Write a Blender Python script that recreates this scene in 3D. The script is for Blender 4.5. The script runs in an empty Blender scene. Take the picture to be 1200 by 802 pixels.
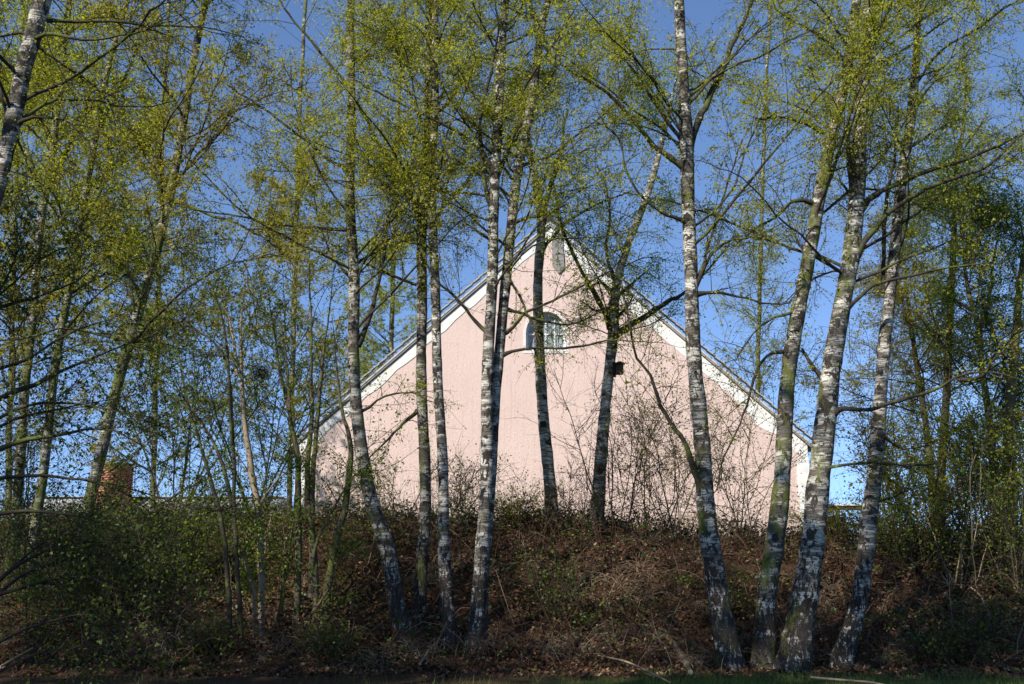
import bpy, math, random
import numpy as np
from mathutils import Vector

# ------------------------------------------------------------------ camera, sky, sun
SC = bpy.context.scene
COL = SC.collection
F = 1150.0                      # focal length in photograph pixels (1200 wide)
PITCH = math.radians(12.0)
EYE = 1.6
cam = bpy.data.cameras.new('camera')
cam.sensor_width = 36.0
cam.lens = 36.0 * F / 1200.0
cam.clip_end = 3000
cam.clip_start = 0.05
camo = bpy.data.objects.new('camera', cam)
camo.location = (0, 0, EYE)
camo.rotation_euler = (math.radians(90) + PITCH, 0, 0)
COL.objects.link(camo)
SC.camera = camo

SUN_EL = math.radians(37)
SUN_AZ = math.radians(40)       # to the left of straight behind the camera
to_sun = Vector((-math.sin(SUN_AZ) * math.cos(SUN_EL), -math.cos(SUN_AZ) * math.cos(SUN_EL), math.sin(SUN_EL)))
W = bpy.data.worlds.new("World")
SC.world = W
W.use_nodes = True
wn = W.node_tree
bg = wn.nodes['Background']
sky = wn.nodes.new('ShaderNodeTexSky')
sky.sky_type = 'NISHITA'
sky.sun_disc = False
sky.sun_elevation = SUN_EL
sky.sun_rotation = math.atan2(to_sun.x, to_sun.y)
sky.altitude = 2200
sky.air_density = 1.0
sky.dust_density = 0.1
sky.ozone_density = 3.2
tco = wn.nodes.new('ShaderNodeTexCoord')
lift = wn.nodes.new('ShaderNodeVectorMath'); lift.operation = 'ADD'; lift.inputs[1].default_value = (0, 0, 0.13)
wn.links.new(tco.outputs['Generated'], lift.inputs[0])
nrm = wn.nodes.new('ShaderNodeVectorMath'); nrm.operation = 'NORMALIZE'
wn.links.new(lift.outputs[0], nrm.inputs[0]); wn.links.new(nrm.outputs[0], sky.inputs[0])
hsv = wn.nodes.new('ShaderNodeHueSaturation'); hsv.inputs['Saturation'].default_value = 1.03; hsv.inputs['Hue'].default_value = 0.502
wn.links.new(sky.outputs[0], hsv.inputs['Color'])
wn.links.new(hsv.outputs[0], bg.inputs[0])
bg.inputs[1].default_value = 0.15
sun = bpy.data.lights.new('sun', 'SUN')
sun.energy = 4.9
sun.angle = math.radians(0.53)
sun.color = (1.0, 0.95, 0.86)
suno = bpy.data.objects.new('sun', sun)
suno.rotation_euler = to_sun.to_track_quat('Z', 'Y').to_euler()
suno.location = (0, 0, 40)
COL.objects.link(suno)
SC.view_settings.view_transform = 'Standard'
SC.view_settings.look = 'None'
SC.view_settings.exposure = 0.6
SC.view_settings.gamma = 1.0
SC.render.engine = 'CYCLES'
SC.cycles.max_bounces = 6
SC.cycles.diffuse_bounces = 3
SC.cycles.transmission_bounces = 4
SC.cycles.transparent_max_bounces = 4

rng = np.random.default_rng(7)
cp, sp = math.cos(PITCH), math.sin(PITCH)


def at(px, py, Y):
    """point at depth Y (metres north) seen at photograph pixel px, py"""
    u = (px - 600.0) / F
    v = (401.0 - py) / F
    k = Y / (cp - v * sp)
    return np.array([u * k, Y, EYE + (sp + v * cp) * k])


def in_view(P, m=60):
    """mask of points inside the picture with a margin of m pixels"""
    d = P - np.array([0, 0, EYE])
    zc = d[:, 1] * cp + d[:, 2] * sp
    yc = -d[:, 1] * sp + d[:, 2] * cp
    zc = np.maximum(zc, 0.05)
    px = 600 + F * d[:, 0] / zc
    py = 401 - F * yc / zc
    return (px > -m) & (px < 1200 + m) & (py > -m) & (py < 802 + m)


# ------------------------------------------------------------------ tagging and mesh helpers
def tag(o, label=None, cat=None, group=None, kind=None):
    if label: o['label'] = label
    if cat: o['category'] = cat
    if group: o['group'] = group
    if kind: o['kind'] = kind
    return o


def empty(name, loc, label, cat, group=None, rz=0.0):
    o = bpy.data.objects.new(name, None)
    o.empty_display_size = 0.2
    o.location = tuple(float(c) for c in loc)
    o.rotation_euler = (0, 0, rz)
    COL.objects.link(o)
    return tag(o, label, cat, group)


def link(name, me, parent=None, loc=(0, 0, 0), rot=(0, 0, 0)):
    o = bpy.data.objects.new(name, me)
    o.location = tuple(float(c) for c in loc)
    o.rotation_euler = rot
    if parent is not None: o.parent = parent
    COL.objects.link(o)
    return o


def np_mesh(name, V, Fc, mat, smooth=False, mats=None, midx=None):
    V = np.ascontiguousarray(V, dtype=np.float32)
    Fc = np.ascontiguousarray(Fc, dtype=np.int32)
    n, k = Fc.shape
    me = bpy.data.meshes.new(name)
    me.vertices.add(len(V)); me.vertices.foreach_set('co', V.ravel())
    me.loops.add(n * k); me.loops.foreach_set('vertex_index', Fc.ravel())
    me.polygons.add(n); me.polygons.foreach_set('loop_start', np.arange(0, n * k, k, dtype=np.int32))
    if smooth: me.polygons.foreach_set('use_smooth', np.ones(n, dtype=bool))
    me.materials.append(mat)
    me.update(calc_edges=True)
    return me


def tubes(P, R, S=3, cap=False, wob=0.0):
    """N paths of K points each as tubes with S sides: verts, quads"""
    P = np.asarray(P, float); R = np.asarray(R, float)
    if P.ndim == 2: P = P[None]; R = R[None]
    N, K, _ = P.shape
    T = np.gradient(P, axis=1)
    T /= np.linalg.norm(T, axis=2, keepdims=True) + 1e-9
    ref = np.zeros_like(T)
    vert = np.abs(T[:, :, 2]).mean(axis=1) > 0.8
    ref[vert] = [1, 0, 0]; ref[~vert] = [0, 0, 1]
    A = np.cross(T, ref); A /= np.linalg.norm(A, axis=2, keepdims=True) + 1e-9
    B = np.cross(T, A)
    a = np.arange(S) * 2 * math.pi / S
    Rr = np.repeat(R[:, :, None], S, axis=2)
    if wob > 0: Rr = Rr * (1 + rng.normal(0, wob, Rr.shape))
    V = P[:, :, None, :] + Rr[..., None] * (np.cos(a)[None, None, :, None] * A[:, :, None, :] + np.sin(a)[None, None, :, None] * B[:, :, None, :])
    V = V.reshape(-1, 3)
    n0 = np.arange(N)[:, None, None] * K * S
    k0 = np.arange(K - 1)[None, :, None] * S
    s0 = np.arange(S)[None, None, :]
    s1 = (s0 + 1) % S
    q = np.stack([n0 + k0 + s0, n0 + k0 + s1, n0 + k0 + S + s1, n0 + k0 + S + s0], axis=-1).reshape(-1, 4)
    return V, q


def unit(v):
    return v / (np.linalg.norm(v, axis=-1, keepdims=True) + 1e-9)


def rand_dirs(n):
    return unit(rng.normal(size=(n, 3)))


def kites(C, size, aspect=0.75, up=0.0, axis=None, droop=0.0):
    """leaf shaped quads with random attitude"""
    n = len(C)
    N_ = rand_dirs(n); N_[:, 2] = np.abs(N_[:, 2]) + up; N_ = unit(N_)
    a = rand_dirs(n)
    if axis is not None: a = a * 0.8 + axis
    a[:, 2] -= droop
    a = unit(a - N_ * np.sum(a * N_, axis=1, keepdims=True))
    b = np.cross(N_, a)
    s = (size * rng.uniform(0.6, 1.3, n))[:, None]
    w = s * aspect * 0.5
    fold = N_ * s * rng.uniform(-0.12, 0.12, n)[:, None]
    V = np.stack([C, C + a * s * 0.42 + b * w + fold, C + a * s, C + a * s * 0.42 - b * w + fold], axis=1).reshape(-1, 3)
    q = (np.arange(n)[:, None] * 4 + np.arange(4)[None]).astype(np.int32)
    return V, q


def slivers(C, size, aspect=1.0, droop=0.0):
    """one-triangle leaves for crowns too far to show a leaf's outline"""
    n = len(C)
    N_ = rand_dirs(n); a = rand_dirs(n); a[:, 2] -= droop
    a = unit(a - N_ * np.sum(a * N_, axis=1, keepdims=True)); b = np.cross(N_, a)
    s = (size * np.exp(rng.normal(-.05, .33, n)))[:, None]
    V = np.stack([C - b * s * aspect * .5, C + b * s * aspect * .5, C + a * s], axis=1).reshape(-1, 3)
    return V, (np.arange(n)[:, None] * 3 + np.arange(3)[None]).astype(np.int32)


def join(parts):
    Vs, Fs, o = [], [], 0
    for V, q in parts:
        Vs.append(V); Fs.append(q + o); o += len(V)
    return np.concatenate(Vs), np.concatenate(Fs)


def grow(start, dirs, length, K, wander=0.15, grav=0.0, spring=0.0):
    """wandering paths: N,K,3"""
    N = len(start)
    P = np.zeros((N, K, 3)); P[:, 0] = start
    d = unit(np.asarray(dirs, float)).copy()
    step = (np.asarray(length) / (K - 1))[:, None]
    for k in range(1, K):
        d = d + rng.normal(0, wander, (N, 3))
        d[:, 2] += spring - grav * (k / K)
        d = unit(d)
        P[:, k] = P[:, k - 1] + d * step
    return P


def sample_paths(P, n_per, t0=0.2, t1=1.0):
    """random points and tangents along each path"""
    N, K, _ = P.shape
    idx = np.repeat(np.arange(N), n_per)
    t = rng.uniform(t0, t1, len(idx)) * (K - 1) * 0.999
    i = t.astype(int); f = (t - i)[:, None]
    A = P[idx, i]; B = P[idx, i + 1]
    return A * (1 - f) + B * f, unit(B - A), idx, t / (K - 1)


def catmull(pts, step=0.15):
    P = np.array(pts, float)
    P = np.vstack([2 * P[0] - P[1], P, 2 * P[-1] - P[-2]])
    out = []
    for i in range(1, len(P) - 2):
        n = max(2, int(np.linalg.norm(P[i + 1][:3] - P[i][:3]) / step))
        t = np.linspace(0, 1, n, endpoint=False)[:, None]
        p0, p1, p2, p3 = P[i - 1], P[i], P[i + 1], P[i + 2]
        out.append(0.5 * (2 * p1 + (p2 - p0) * t + (2 * p0 - 5 * p1 + 4 * p2 - p3) * t ** 2 + (3 * p1 - p0 - 3 * p2 + p3) * t ** 3))
    out.append(P[-2][None])
    return np.vstack(out)


def smooth(t):
    t = np.clip(t, 0, 1)
    return t * t * (3 - 2 * t)


_wr = np.random.default_rng(3)
_waves = [(_wr.uniform(0.3, 3.2), _wr.uniform(0.3, 3.2), _wr.uniform(0, 6.28), _wr.uniform(-1, 1)) for _ in range(14)]


def bumpf(x, y):
    s = 0
    for a, b, p, w in _waves:
        s = s + w / (0.6 + 0.5 * (a + b)) * np.sin(a * x * (1 if w > 0 else -1) + b * y + p)
    return s * 0.35


def ground(x, y):
    x = np.asarray(x, float); y = np.asarray(y, float)
    crest = 2.06 - 0.36 * smooth((x - 0.5) / 4.5)
    foot = 14.1 - 0.9 * smooth((-x - 1) / 6)
    h = crest * smooth((y - foot) / (19.6 - foot)) ** 0.9
    fine = smooth((y - 13.0) / 2.5) * (1 - smooth((y - 21) / 3))
    h = h + 0.09 * bumpf(x * 1.3, y * 1.3) * fine + 0.05 * bumpf(x * 3.7 + 4, y * 3.7) * fine
    drop = smooth((y - 22) / 8) * smooth((-7.2 - x) / 2.0)
    return h - 2.1 * drop


# ------------------------------------------------------------------ materials
class NT:
    def __init__(s, name):
        s.m = bpy.data.materials.new(name); s.m.use_nodes = True
        s.t = s.m.node_tree; s.t.nodes.clear()
        s.out = s.t.nodes.new('ShaderNodeOutputMaterial')

    def n(s, typ, **kw):
        nd = s.t.nodes.new(typ)
        for k, v in kw.items():
            if k.startswith('_'): setattr(nd, k[1:], v)
            else:
                key = int(k[1:]) if k[0] == 'i' and k[1:].isdigit() else k.replace('__', ' ')
                if hasattr(v, 'outputs'): v = v.outputs[0]
                if isinstance(v, bpy.types.NodeSocket): s.t.links.new(v, nd.inputs[key])
                else: nd.inputs[key].default_value = v
        return nd

    def math(s, op, a, b=0.0, c=None):
        nd = s.t.nodes.new('ShaderNodeMath'); nd.operation = op
        for i, v in enumerate((a, b) if c is None else (a, b, c)):
            if hasattr(v, 'outputs'): v = v.outputs[0]
            if isinstance(v, bpy.types.NodeSocket): s.t.links.new(v, nd.inputs[i])
            else: nd.inputs[i].default_value = v
        return nd.outputs[0]

    def step(s, x, a, b):
        nd = s.t.nodes.new('ShaderNodeMapRange'); nd.interpolation_type = 'SMOOTHSTEP'
        s.t.links.new(x, nd.inputs[0])
        for i, v in ((1, a), (2, b)):
            if isinstance(v, bpy.types.NodeSocket): s.t.links.new(v, nd.inputs[i])
            else: nd.inputs[i].default_value = v
        return nd.outputs[0]

    def mix(s, f, a, b):
        nd = s.t.nodes.new('ShaderNodeMix'); nd.data_type = 'RGBA'
        for i, v in ((0, f), (6, a), (7, b)):
            if hasattr(v, 'outputs'): v = v.outputs[0]
            if isinstance(v, bpy.types.NodeSocket): s.t.links.new(v, nd.inputs[i])
            else: nd.inputs[i].default_value = v if i == 0 else (*v, 1)
        return nd.outputs[2]

    def coord(s, which='Object', scale=(1, 1, 1), loc=(0, 0, 0)):
        tc = s.t.nodes.new('ShaderNodeTexCoord')
        mp = s.t.nodes.new('ShaderNodeMapping')
        mp.inputs['Scale'].default_value = scale; mp.inputs['Location'].default_value = loc
        s.t.links.new(tc.outputs[which], mp.inputs[0])
        return mp.outputs[0]

    def noise(s, vec, scale, detail=3, rough=0.55, dist=0.0):
        nd = s.n('ShaderNodeTexNoise', Vector=vec, Scale=scale, Detail=detail, Roughness=rough, Distortion=dist)
        return nd.outputs[0]

    def bsdf(s, col, rough=0.85, spec=0.3, bump=None, bstr=0.4, bdist=0.01, **kw):
        b = s.n('ShaderNodeBsdfPrincipled', Roughness=rough)
        if isinstance(col, bpy.types.NodeSocket): s.t.links.new(col, b.inputs['Base Color'])
        else: b.inputs['Base Color'].default_value = (*col, 1)
        b.inputs['Specular IOR Level'].default_value = spec
        for k, v in kw.items(): b.inputs[k.replace('_', ' ')].default_value = v
        if bump is not None:
            bn = s.n('ShaderNodeBump', Strength=bstr, Distance=bdist, Height=bump)
            s.t.links.new(bn.outputs[0], b.inputs['Normal'])
        s.t.links.new(b.outputs[0], s.out.inputs[0])
        return b


def mat_birch(name, moss=0.3, dark_h=2.6, seed=0.0, pale=1.0, bl=0.53):
    m = NT(name)
    z = m.n('ShaderNodeSeparateXYZ', Vector=m.coord()).outputs[2]
    oi = m.n('ShaderNodeObjectInfo').outputs['Random']
    shift = m.math('MULTIPLY', oi, 43.0)
    plain = m.coord

    def shifted(**kw):
        return m.n('ShaderNodeVectorMath', _operation='ADD', i0=plain(**kw), i1=shift).outputs[0]
    m.coord = shifted
    lent = m.noise(m.coord(scale=(3, 3, 34), loc=(seed, 0, 0)), 2.2, 3, 0.6)
    band = m.noise(m.coord(scale=(1.1, 1.1, 5), loc=(0, seed, 0)), 1.6, 4, 0.65)
    blot = m.noise(m.coord(scale=(7, 7, 5), loc=(seed, seed, 1)), 1.3, 4, 0.65, 0.6)
    fiss = m.noise(m.coord(scale=(16, 16, 4.5), loc=(seed, 2, 1)), 1.5, 5, 0.7, 0.8)
    fine = m.noise(m.coord(scale=(1, 1, 1)), 60, 3, 0.6)
    white = m.mix(fine, (0.42 * pale, 0.395 * pale, 0.33 * pale), (0.76 * pale, 0.72 * pale, 0.64 * pale))
    white = m.mix(m.step(band, 0.40, 0.58), white, (0.13 * pale, 0.115 * pale, 0.095 * pale))  # dark bands: bark banding plus leaf shade painted into the colour
    c = m.mix(m.step(lent, 0.52, 0.58), white, (0.07, 0.055, 0.045))
    c = m.mix(m.step(blot, bl, bl + 0.035), c, (0.045, 0.038, 0.032))  # black blotches: bark marks and painted leaf shade together
    # scars at branch bases
    wv = m.n('ShaderNodeTexNoise', Vector=m.coord(scale=(4, 4, 6), loc=(seed, 1, 4)), Scale=2.0, Detail=3.0).outputs[1]
    vadd = m.n('ShaderNodeVectorMath', i0=m.coord(scale=(3.2, 3.2, 3.6), loc=(seed, 0, seed)), i1=m.n('ShaderNodeVectorMath', _operation='SCALE', i0=wv, i3=0.75), _operation='ADD')
    vo = m.n('ShaderNodeTexVoronoi', Vector=vadd.outputs[0], Scale=1.0).outputs[0]
    c = m.mix(m.step(m.math('ADD', vo, m.math('MULTIPLY', fiss, 0.25)), 0.42, 0.36), c, (0.035, 0.03, 0.027))
    # dark furrowed bark near the foot with ragged white plates
    low = m.step(m.math('ADD', z, m.math('MULTIPLY', m.math('SUBTRACT', blot, 0.5), 2.2)), dark_h, 0.2)
    rough = m.mix(m.step(fiss, .45, .75), (0.085, 0.07, 0.055), (0.014, 0.011, 0.009))
    thr = m.math('SUBTRACT', 0.74, m.math('MULTIPLY', low, 0.285))
    c = m.mix(m.step(fiss, thr, m.math('ADD', thr, 0.025)), c, rough)
    if moss > 0:
        mo = m.noise(m.coord(scale=(2.4, 2.4, 1.0), loc=(seed, 7, 3)), 1.5, 5, 0.7)
        t = 0.64 - 0.22 * moss
        green = m.mix(fine, (0.055, 0.07, 0.012), (0.15, 0.16, 0.035))
        c = m.mix(m.math('MULTIPLY', m.step(mo, t, t + 0.12), 0.85), c, green)
    h = m.math('SUBTRACT', m.math('MULTIPLY', fine, 0.5), m.math('MULTIPLY', m.step(fiss, thr, m.math('ADD', thr, 0.08)), 1.0))
    m.bsdf(c, 0.85, 0.15, h, 1.0, 0.035)
    return m.m


def mat_bark(name, a, b, moss=0.0, scale=1.0):
    m = NT(name)
    f = m.noise(m.coord(scale=(14 * scale, 14 * scale, 3 * scale)), 1.5, 5, 0.7, 0.7)
    g = m.noise(m.coord(), 2.5 * scale, 4, 0.6)
    c = m.mix(f, a, b)
    if moss > 0:
        c = m.mix(m.math('MULTIPLY', m.step(g, 0.62 - 0.25 * moss, 0.75 - 0.25 * moss), 0.8), c, (0.09, 0.11, 0.02))
    m.bsdf(c, 0.85, 0.2, f, 0.6, 0.01)
    return m.m


def mat_leaf(name, c1, c2, trans=0.45, tmul=1.6, rough=0.55, spec=0.3):
    m = NT(name)
    r = m.n('ShaderNodeNewGeometry').outputs['Random Per Island']
    c = m.mix(r, c1, c2)
    patch = m.noise(m.coord(), 0.9, 2, 0.5)
    c = m.mix(m.math('MULTIPLY', m.step(patch, 0.4, 0.65), 0.5), c, tuple(0.5 * (x + y) for x, y in zip(c1, c2)))
    b = m.bsdf(c, rough, spec)
    if trans > 0:
        hv = m.n('ShaderNodeHueSaturation', Color=c, Value=tmul, Saturation=1.1)
        t = m.n('ShaderNodeBsdfTranslucent', Color=hv.outputs[0])
        mx = m.n('ShaderNodeMixShader', Fac=trans)
        m.t.links.new(b.outputs[0], mx.inputs[1]); m.t.links.new(t.outputs[0], mx.inputs[2])
        m.t.links.new(mx.outputs[0], m.out.inputs[0])
    return m.m


def mat_plain(name, a, b, sc=8.0, rough=0.85, spec=0.3, bstr=0.3, bdist=0.01, metallic=0.0):
    m = NT(name)
    f = m.noise(m.coord(), sc, 4, 0.6)
    bs = m.bsdf(m.mix(f, a, b), rough, spec, f, bstr, bdist)
    bs.inputs['Metallic'].default_value = metallic
    return m.m


M = {}
M['birch_a'] = mat_birch('birch_bark_pale', 0.18, 3.0, 0.0, 0.95)
M['birch_b'] = mat_birch('birch_bark_mossy', 0.75, 2.4, 3.7, 0.9)
M['birch_c'] = mat_birch('birch_bark_rough_foot', 0.5, 3.2, 8.1, 0.95)
M['birch_d'] = mat_birch('birch_bark_grey', 0.6, 3.4, 5.3, 0.7)

M['birch_far'] = mat_birch('birch_bark_far', 0.9, 0.8, 2.3, 0.75)
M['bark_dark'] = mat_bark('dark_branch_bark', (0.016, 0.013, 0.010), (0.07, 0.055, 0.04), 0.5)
M['bark_twig'] = mat_bark('twig_bark', (0.02, 0.014, 0.010), (0.075, 0.052, 0.036), 0.0)
M['bark_hazel'] = mat_bark('pale_hazel_bark', (0.17, 0.125, 0.08), (0.36, 0.28, 0.19), 0.15)
M['bark_brown'] = mat_bark('brown_bark', (0.04, 0.032, 0.022), (0.14, 0.11, 0.075), 0.6)
M['leaf_birch'] = mat_leaf('young_birch_leaves', (0.17, 0.20, 0.015), (0.40, 0.385, 0.05), 0.5, 1.7)
M['leaf_olive'] = mat_leaf('olive_leaves', (0.15, 0.155, 0.016), (0.36, 0.30, 0.05), 0.5, 1.6)
M['leaf_green'] = mat_leaf('fresh_green_leaves', (0.06, 0.11, 0.010), (0.20, 0.26, 0.028), 0.45, 1.6)
M['leaf_fresh'] = mat_leaf('bright_fresh_leaves', (0.09, 0.16, 0.012), (0.24, 0.32, 0.03), 0.5, 1.7)
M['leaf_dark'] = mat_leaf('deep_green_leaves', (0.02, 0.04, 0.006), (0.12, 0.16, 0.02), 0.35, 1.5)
M['catkin'] = mat_leaf('catkins', (0.28, 0.24, 0.05), (0.42, 0.36, 0.10), 0.2, 1.2)
M['ivy'] = mat_leaf('ivy_leaves', (0.012, 0.03, 0.008), (0.06, 0.10, 0.02), 0.15, 1.3, 0.35, 0.5)
M['litter'] = mat_leaf('dead_leaves', (0.014, 0.009, 0.006), (0.18, 0.085, 0.048), 0.15, 1.2, 0.8, 0.15)
M['litter_pale'] = mat_leaf('pale_dead_leaves', (0.16, 0.10, 0.055), (0.38, 0.27, 0.17), 0.15, 1.2, 0.8, 0.15)
M['birch_crest_lit'] = mat_birch('birch_bark_crest_lit', 0.25, 0.3, 6.1, 1.2, 0.64)  # sunlight painted into paler, less blotched bark for the shaded crest trunks
M['box_wood'] = mat_plain('dark_weathered_wood', (0.02, 0.016, 0.012), (0.06, 0.048, 0.036), 12)
M['stem_dead'] = mat_bark('dead_stem', (0.03, 0.016, 0.010), (0.14, 0.075, 0.045), 0.0)
M['stem_pale'] = mat_bark('pale_dead_stem', (0.14, 0.10, 0.065), (0.36, 0.28, 0.19), 0.0)
M['log_bark'] = mat_bark('cut_log_bark', (0.07, 0.052, 0.035), (0.24, 0.18, 0.12), 0.4)
M['grass'] = mat_leaf('grass_blades', (0.04, 0.085, 0.012), (0.15, 0.19, 0.04), 0.3, 1.4)
M['cut_wood'] = mat_plain('cut_wood', (0.30, 0.22, 0.13), (0.52, 0.42, 0.28), 14)


# ------------------------------------------------------------------ ground sheet
def axis(lo, hi, flo, fhi, fine, growth=1.35):
    a = list(np.arange(flo, fhi + 1e-6, fine))
    s = fine
    while a[-1] < hi: s *= growth; a.append(a[-1] + s)
    s = fine
    while a[0] > lo: s *= growth; a.insert(0, a[0] - s)
    return np.array(a)


xs = axis(-1500, 1500, -15, 15, 0.15)
ys = axis(-400, 2600, 11.5, 24, 0.12)
X, Y_ = np.meshgrid(xs, ys)
Z = ground(X, Y_) + rng.normal(0, 0.012, X.shape) * (np.abs(X) < 15) * (Y_ > 13) * (Y_ < 24)
V = np.stack([X, Y_, Z], -1).reshape(-1, 3)
nx, ny = len(xs), len(ys)
i = (np.arange(ny - 1)[:, None] * nx + np.arange(nx - 1)[None]).ravel()
q = np.stack([i, i + 1, i + nx + 1, i + nx], -1)
m = NT('earth_bank')
pos = m.coord()
sep = m.n('ShaderNodeSeparateXYZ', Vector=pos)
n1 = m.noise(pos, 2.2, 5, 0.65)
n2 = m.noise(pos, 26, 4, 0.7)
soil = m.mix(n2, (0.018, 0.011, 0.007), (0.10, 0.058, 0.033))
green = m.mix(n2, (0.03, 0.05, 0.012), (0.09, 0.12, 0.03))
flat = m.step(m.math('ADD', sep.outputs[1], m.math('MULTIPLY', n1, 1.6)), 14.3, 13.5)
far = m.step(sep.outputs[1], 21.0, 24.0)
side = m.step(sep.outputs[0], -0.5, 1.5)
fl = m.math('MAXIMUM', m.math('MULTIPLY', flat, side), far)
colr = m.mix(m.math('MAXIMUM', fl, m.math('MULTIPLY', m.step(n1, 0.6, 0.75), 0.6)), soil, green)
m.bsdf(colr, 0.95, 0.1, n2, 0.9, 0.04)
go = link('ground', np_mesh('ground', V, q, m.m, True))
tag(go, kind='structure')
print('ground', len(q))


# ------------------------------------------------------------------ pink gabled house
def box(cx, cy, cz, sx, sy, sz):
    v = np.array([[x, y, z] for x in (-.5, .5) for y in (-.5, .5) for z in (-.5, .5)]) * [sx, sy, sz] + [cx, cy, cz]
    f = np.array([[0, 1, 3, 2], [4, 6, 7, 5], [0, 4, 5, 1], [2, 3, 7, 6], [0, 2, 6, 4], [1, 5, 7, 3]])
    return v, f


def bevel_obj(o, w=0.01, seg=1):
    b = o.modifiers.new('bevel', 'BEVEL'); b.width = w; b.segments = seg; b.limit_method = 'ANGLE'
    return o


HX0, HX1, HY0, HY1 = -6.58, 9.02, 30.0, 45.0
HXC = (HX0 + HX1) / 2
EAVE, APEX, BASE = 4.75, 11.75, 1.2


def poly_prism(pts, y0, y1):
    """prism of an x,z outline between two depths; returns bm-ready lists of ngons"""
    n = len(pts)
    V = [(x, y0, z) for x, z in pts] + [(x, y1, z) for x, z in pts]
    Fc = [tuple(range(n)), tuple(range(2 * n - 1, n - 1, -1))]
    for k in range(n):
        Fc.append((k, k + n, (k + 1) % n + n, (k + 1) % n))
    return V, Fc


def pyobj(name, V, Fc, mat, parent, loc=(0, 0, 0), rot=(0, 0, 0)):
    me = bpy.data.meshes.new(name)
    me.from_pydata([tuple(map(float, v)) for v in V], [], [tuple(map(int, f)) for f in Fc])
    me.materials.append(mat); me.update()
    return link(name, me, parent, loc, rot)


m = NT('pink_render')
p = m.coord()
n1 = m.noise(p, 0.6, 5, 0.6); n2 = m.noise(p, 9, 5, 0.75); n3 = m.noise(m.coord(scale=(1, 1, 0.25)), 2.0, 4, 0.6)
c = m.mix(n1, (0.60, 0.44, 0.385), (0.72, 0.55, 0.485))
c = m.mix(m.math('MULTIPLY', m.step(n3, 0.55, 0.8), 0.35), c, (0.50, 0.37, 0.33))
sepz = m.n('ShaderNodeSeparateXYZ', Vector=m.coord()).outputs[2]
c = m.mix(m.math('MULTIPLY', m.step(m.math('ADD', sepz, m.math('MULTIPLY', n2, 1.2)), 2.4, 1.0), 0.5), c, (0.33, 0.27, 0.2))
st = m.noise(m.coord(scale=(5, 5, .35)), 2.0, 4, 0.65)
c = m.mix(m.math('MULTIPLY', m.step(st, 0.52, 0.70), 0.42), c, (0.42, 0.34, 0.30))
c = m.mix(m.math('MULTIPLY', m.step(n2, 0.35, 0.7), 0.22), c, (0.80, 0.66, 0.60))
m.bsdf(c, 0.95, 0.1, m.noise(p, 16, 8, 0.85), 0.9, 0.045)
M['pink'] = m.m
M['white'] = mat_plain('white_limewash', (0.48, 0.46, 0.42), (0.84, 0.82, 0.78), 3.5, 0.9, 0.15, 0.8, 0.03)
M['tile_edge'] = mat_plain('weathered_roof_tile', (0.20, 0.19, 0.18), (0.46, 0.44, 0.41), 3, 0.8, 0.3, 0.3, 0.01)
M['tile_red'] = mat_plain('old_roof_boarding', (0.34, 0.32, 0.30), (0.56, 0.54, 0.50), 4)
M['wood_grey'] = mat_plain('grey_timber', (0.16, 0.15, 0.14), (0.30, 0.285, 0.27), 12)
M['frame'] = mat_plain('white_window_frame', (0.68, 0.68, 0.66), (0.80, 0.80, 0.78), 20, 0.5)
m = NT('window_glass'); m.bsdf(m.mix(m.noise(m.coord(), 2.5, 3), (0.16, 0.21, 0.25), (0.36, 0.42, 0.46)), 0.12, 0.8); M['glass'] = m.m
m = NT('hole_shade_black'); m.bsdf((0.02, 0.02, 0.02), 0.9, 0.1); M['dark'] = m.m

house = empty('pink_house', (HXC, HY0, BASE), 'big pale pink rendered house with a steep gable and white verge band behind the trees', 'house')
hl = lambda V: [(x - HXC, y - HY0, z - BASE) for x, y, z in V]
# gable wall with an arched window opening
WX, WZ, WW, WHH = at(640, 400, 30)[0], at(639, 411, 30)[2], 0.63, 1.25
archn = 14
op = [(WX - WW, WZ), (WX + WW, WZ)] + [(WX + WW * math.cos(a), WZ + 0.55 + 0.70 * math.sin(a)) for a in np.linspace(0, math.pi, archn)]
# triangulated front face around the opening via bmesh
import bmesh
from mathutils.geometry import tessellate_polygon
outer = [(HX0, BASE), (HX1, BASE), (HX1, EAVE), (HXC, APEX), (HX0, EAVE)]
vo = [Vector((x, z, 0)) for x, z in outer]; vi = [Vector((x, z, 0)) for x, z in op]
tri = tessellate_polygon([vo, vi])
allp = outer + op
Vw, Fw = [], []
for y in (HY0, HY0 + 0.35):
    Vw += [(x, y, z) for x, z in allp]
n = len(allp)
for t in tri:
    Fw.append(t); Fw.append(tuple(i_ + n for i_ in reversed(t)))
no = len(outer)
for k in range(no):
    a, b = k, (k + 1) % no
    Fw.append((a, b, b + n, a + n))
for k in range(len(op)):
    a, b = no + k, no + (k + 1) % len(op)
    Fw.append((a, a + n, b + n, b))
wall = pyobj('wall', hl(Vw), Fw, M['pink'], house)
bm = bmesh.new(); bm.from_mesh(wall.data); bmesh.ops.recalc_face_normals(bm, faces=bm.faces); bm.to_mesh(wall.data); bm.free()
wall['label'] = 'pink gable wall facing the trees'
for nm, (x0, x1, y0, y1) in {'a': (HX0, HX0 + .35, HY0 + .352, HY1), 'b': (HX1 - .35, HX1, HY0 + .352, HY1)}.items():
    Vb, Fb = box((x0 + x1) / 2, (y0 + y1) / 2, (BASE + EAVE) / 2, x1 - x0, y1 - y0, EAVE - BASE)
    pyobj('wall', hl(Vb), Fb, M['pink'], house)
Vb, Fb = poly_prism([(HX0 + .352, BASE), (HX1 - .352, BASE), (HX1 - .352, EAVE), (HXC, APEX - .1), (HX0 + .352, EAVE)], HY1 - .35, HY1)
pyobj('wall', hl(Vb), Fb, M['pink'], house)

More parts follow.
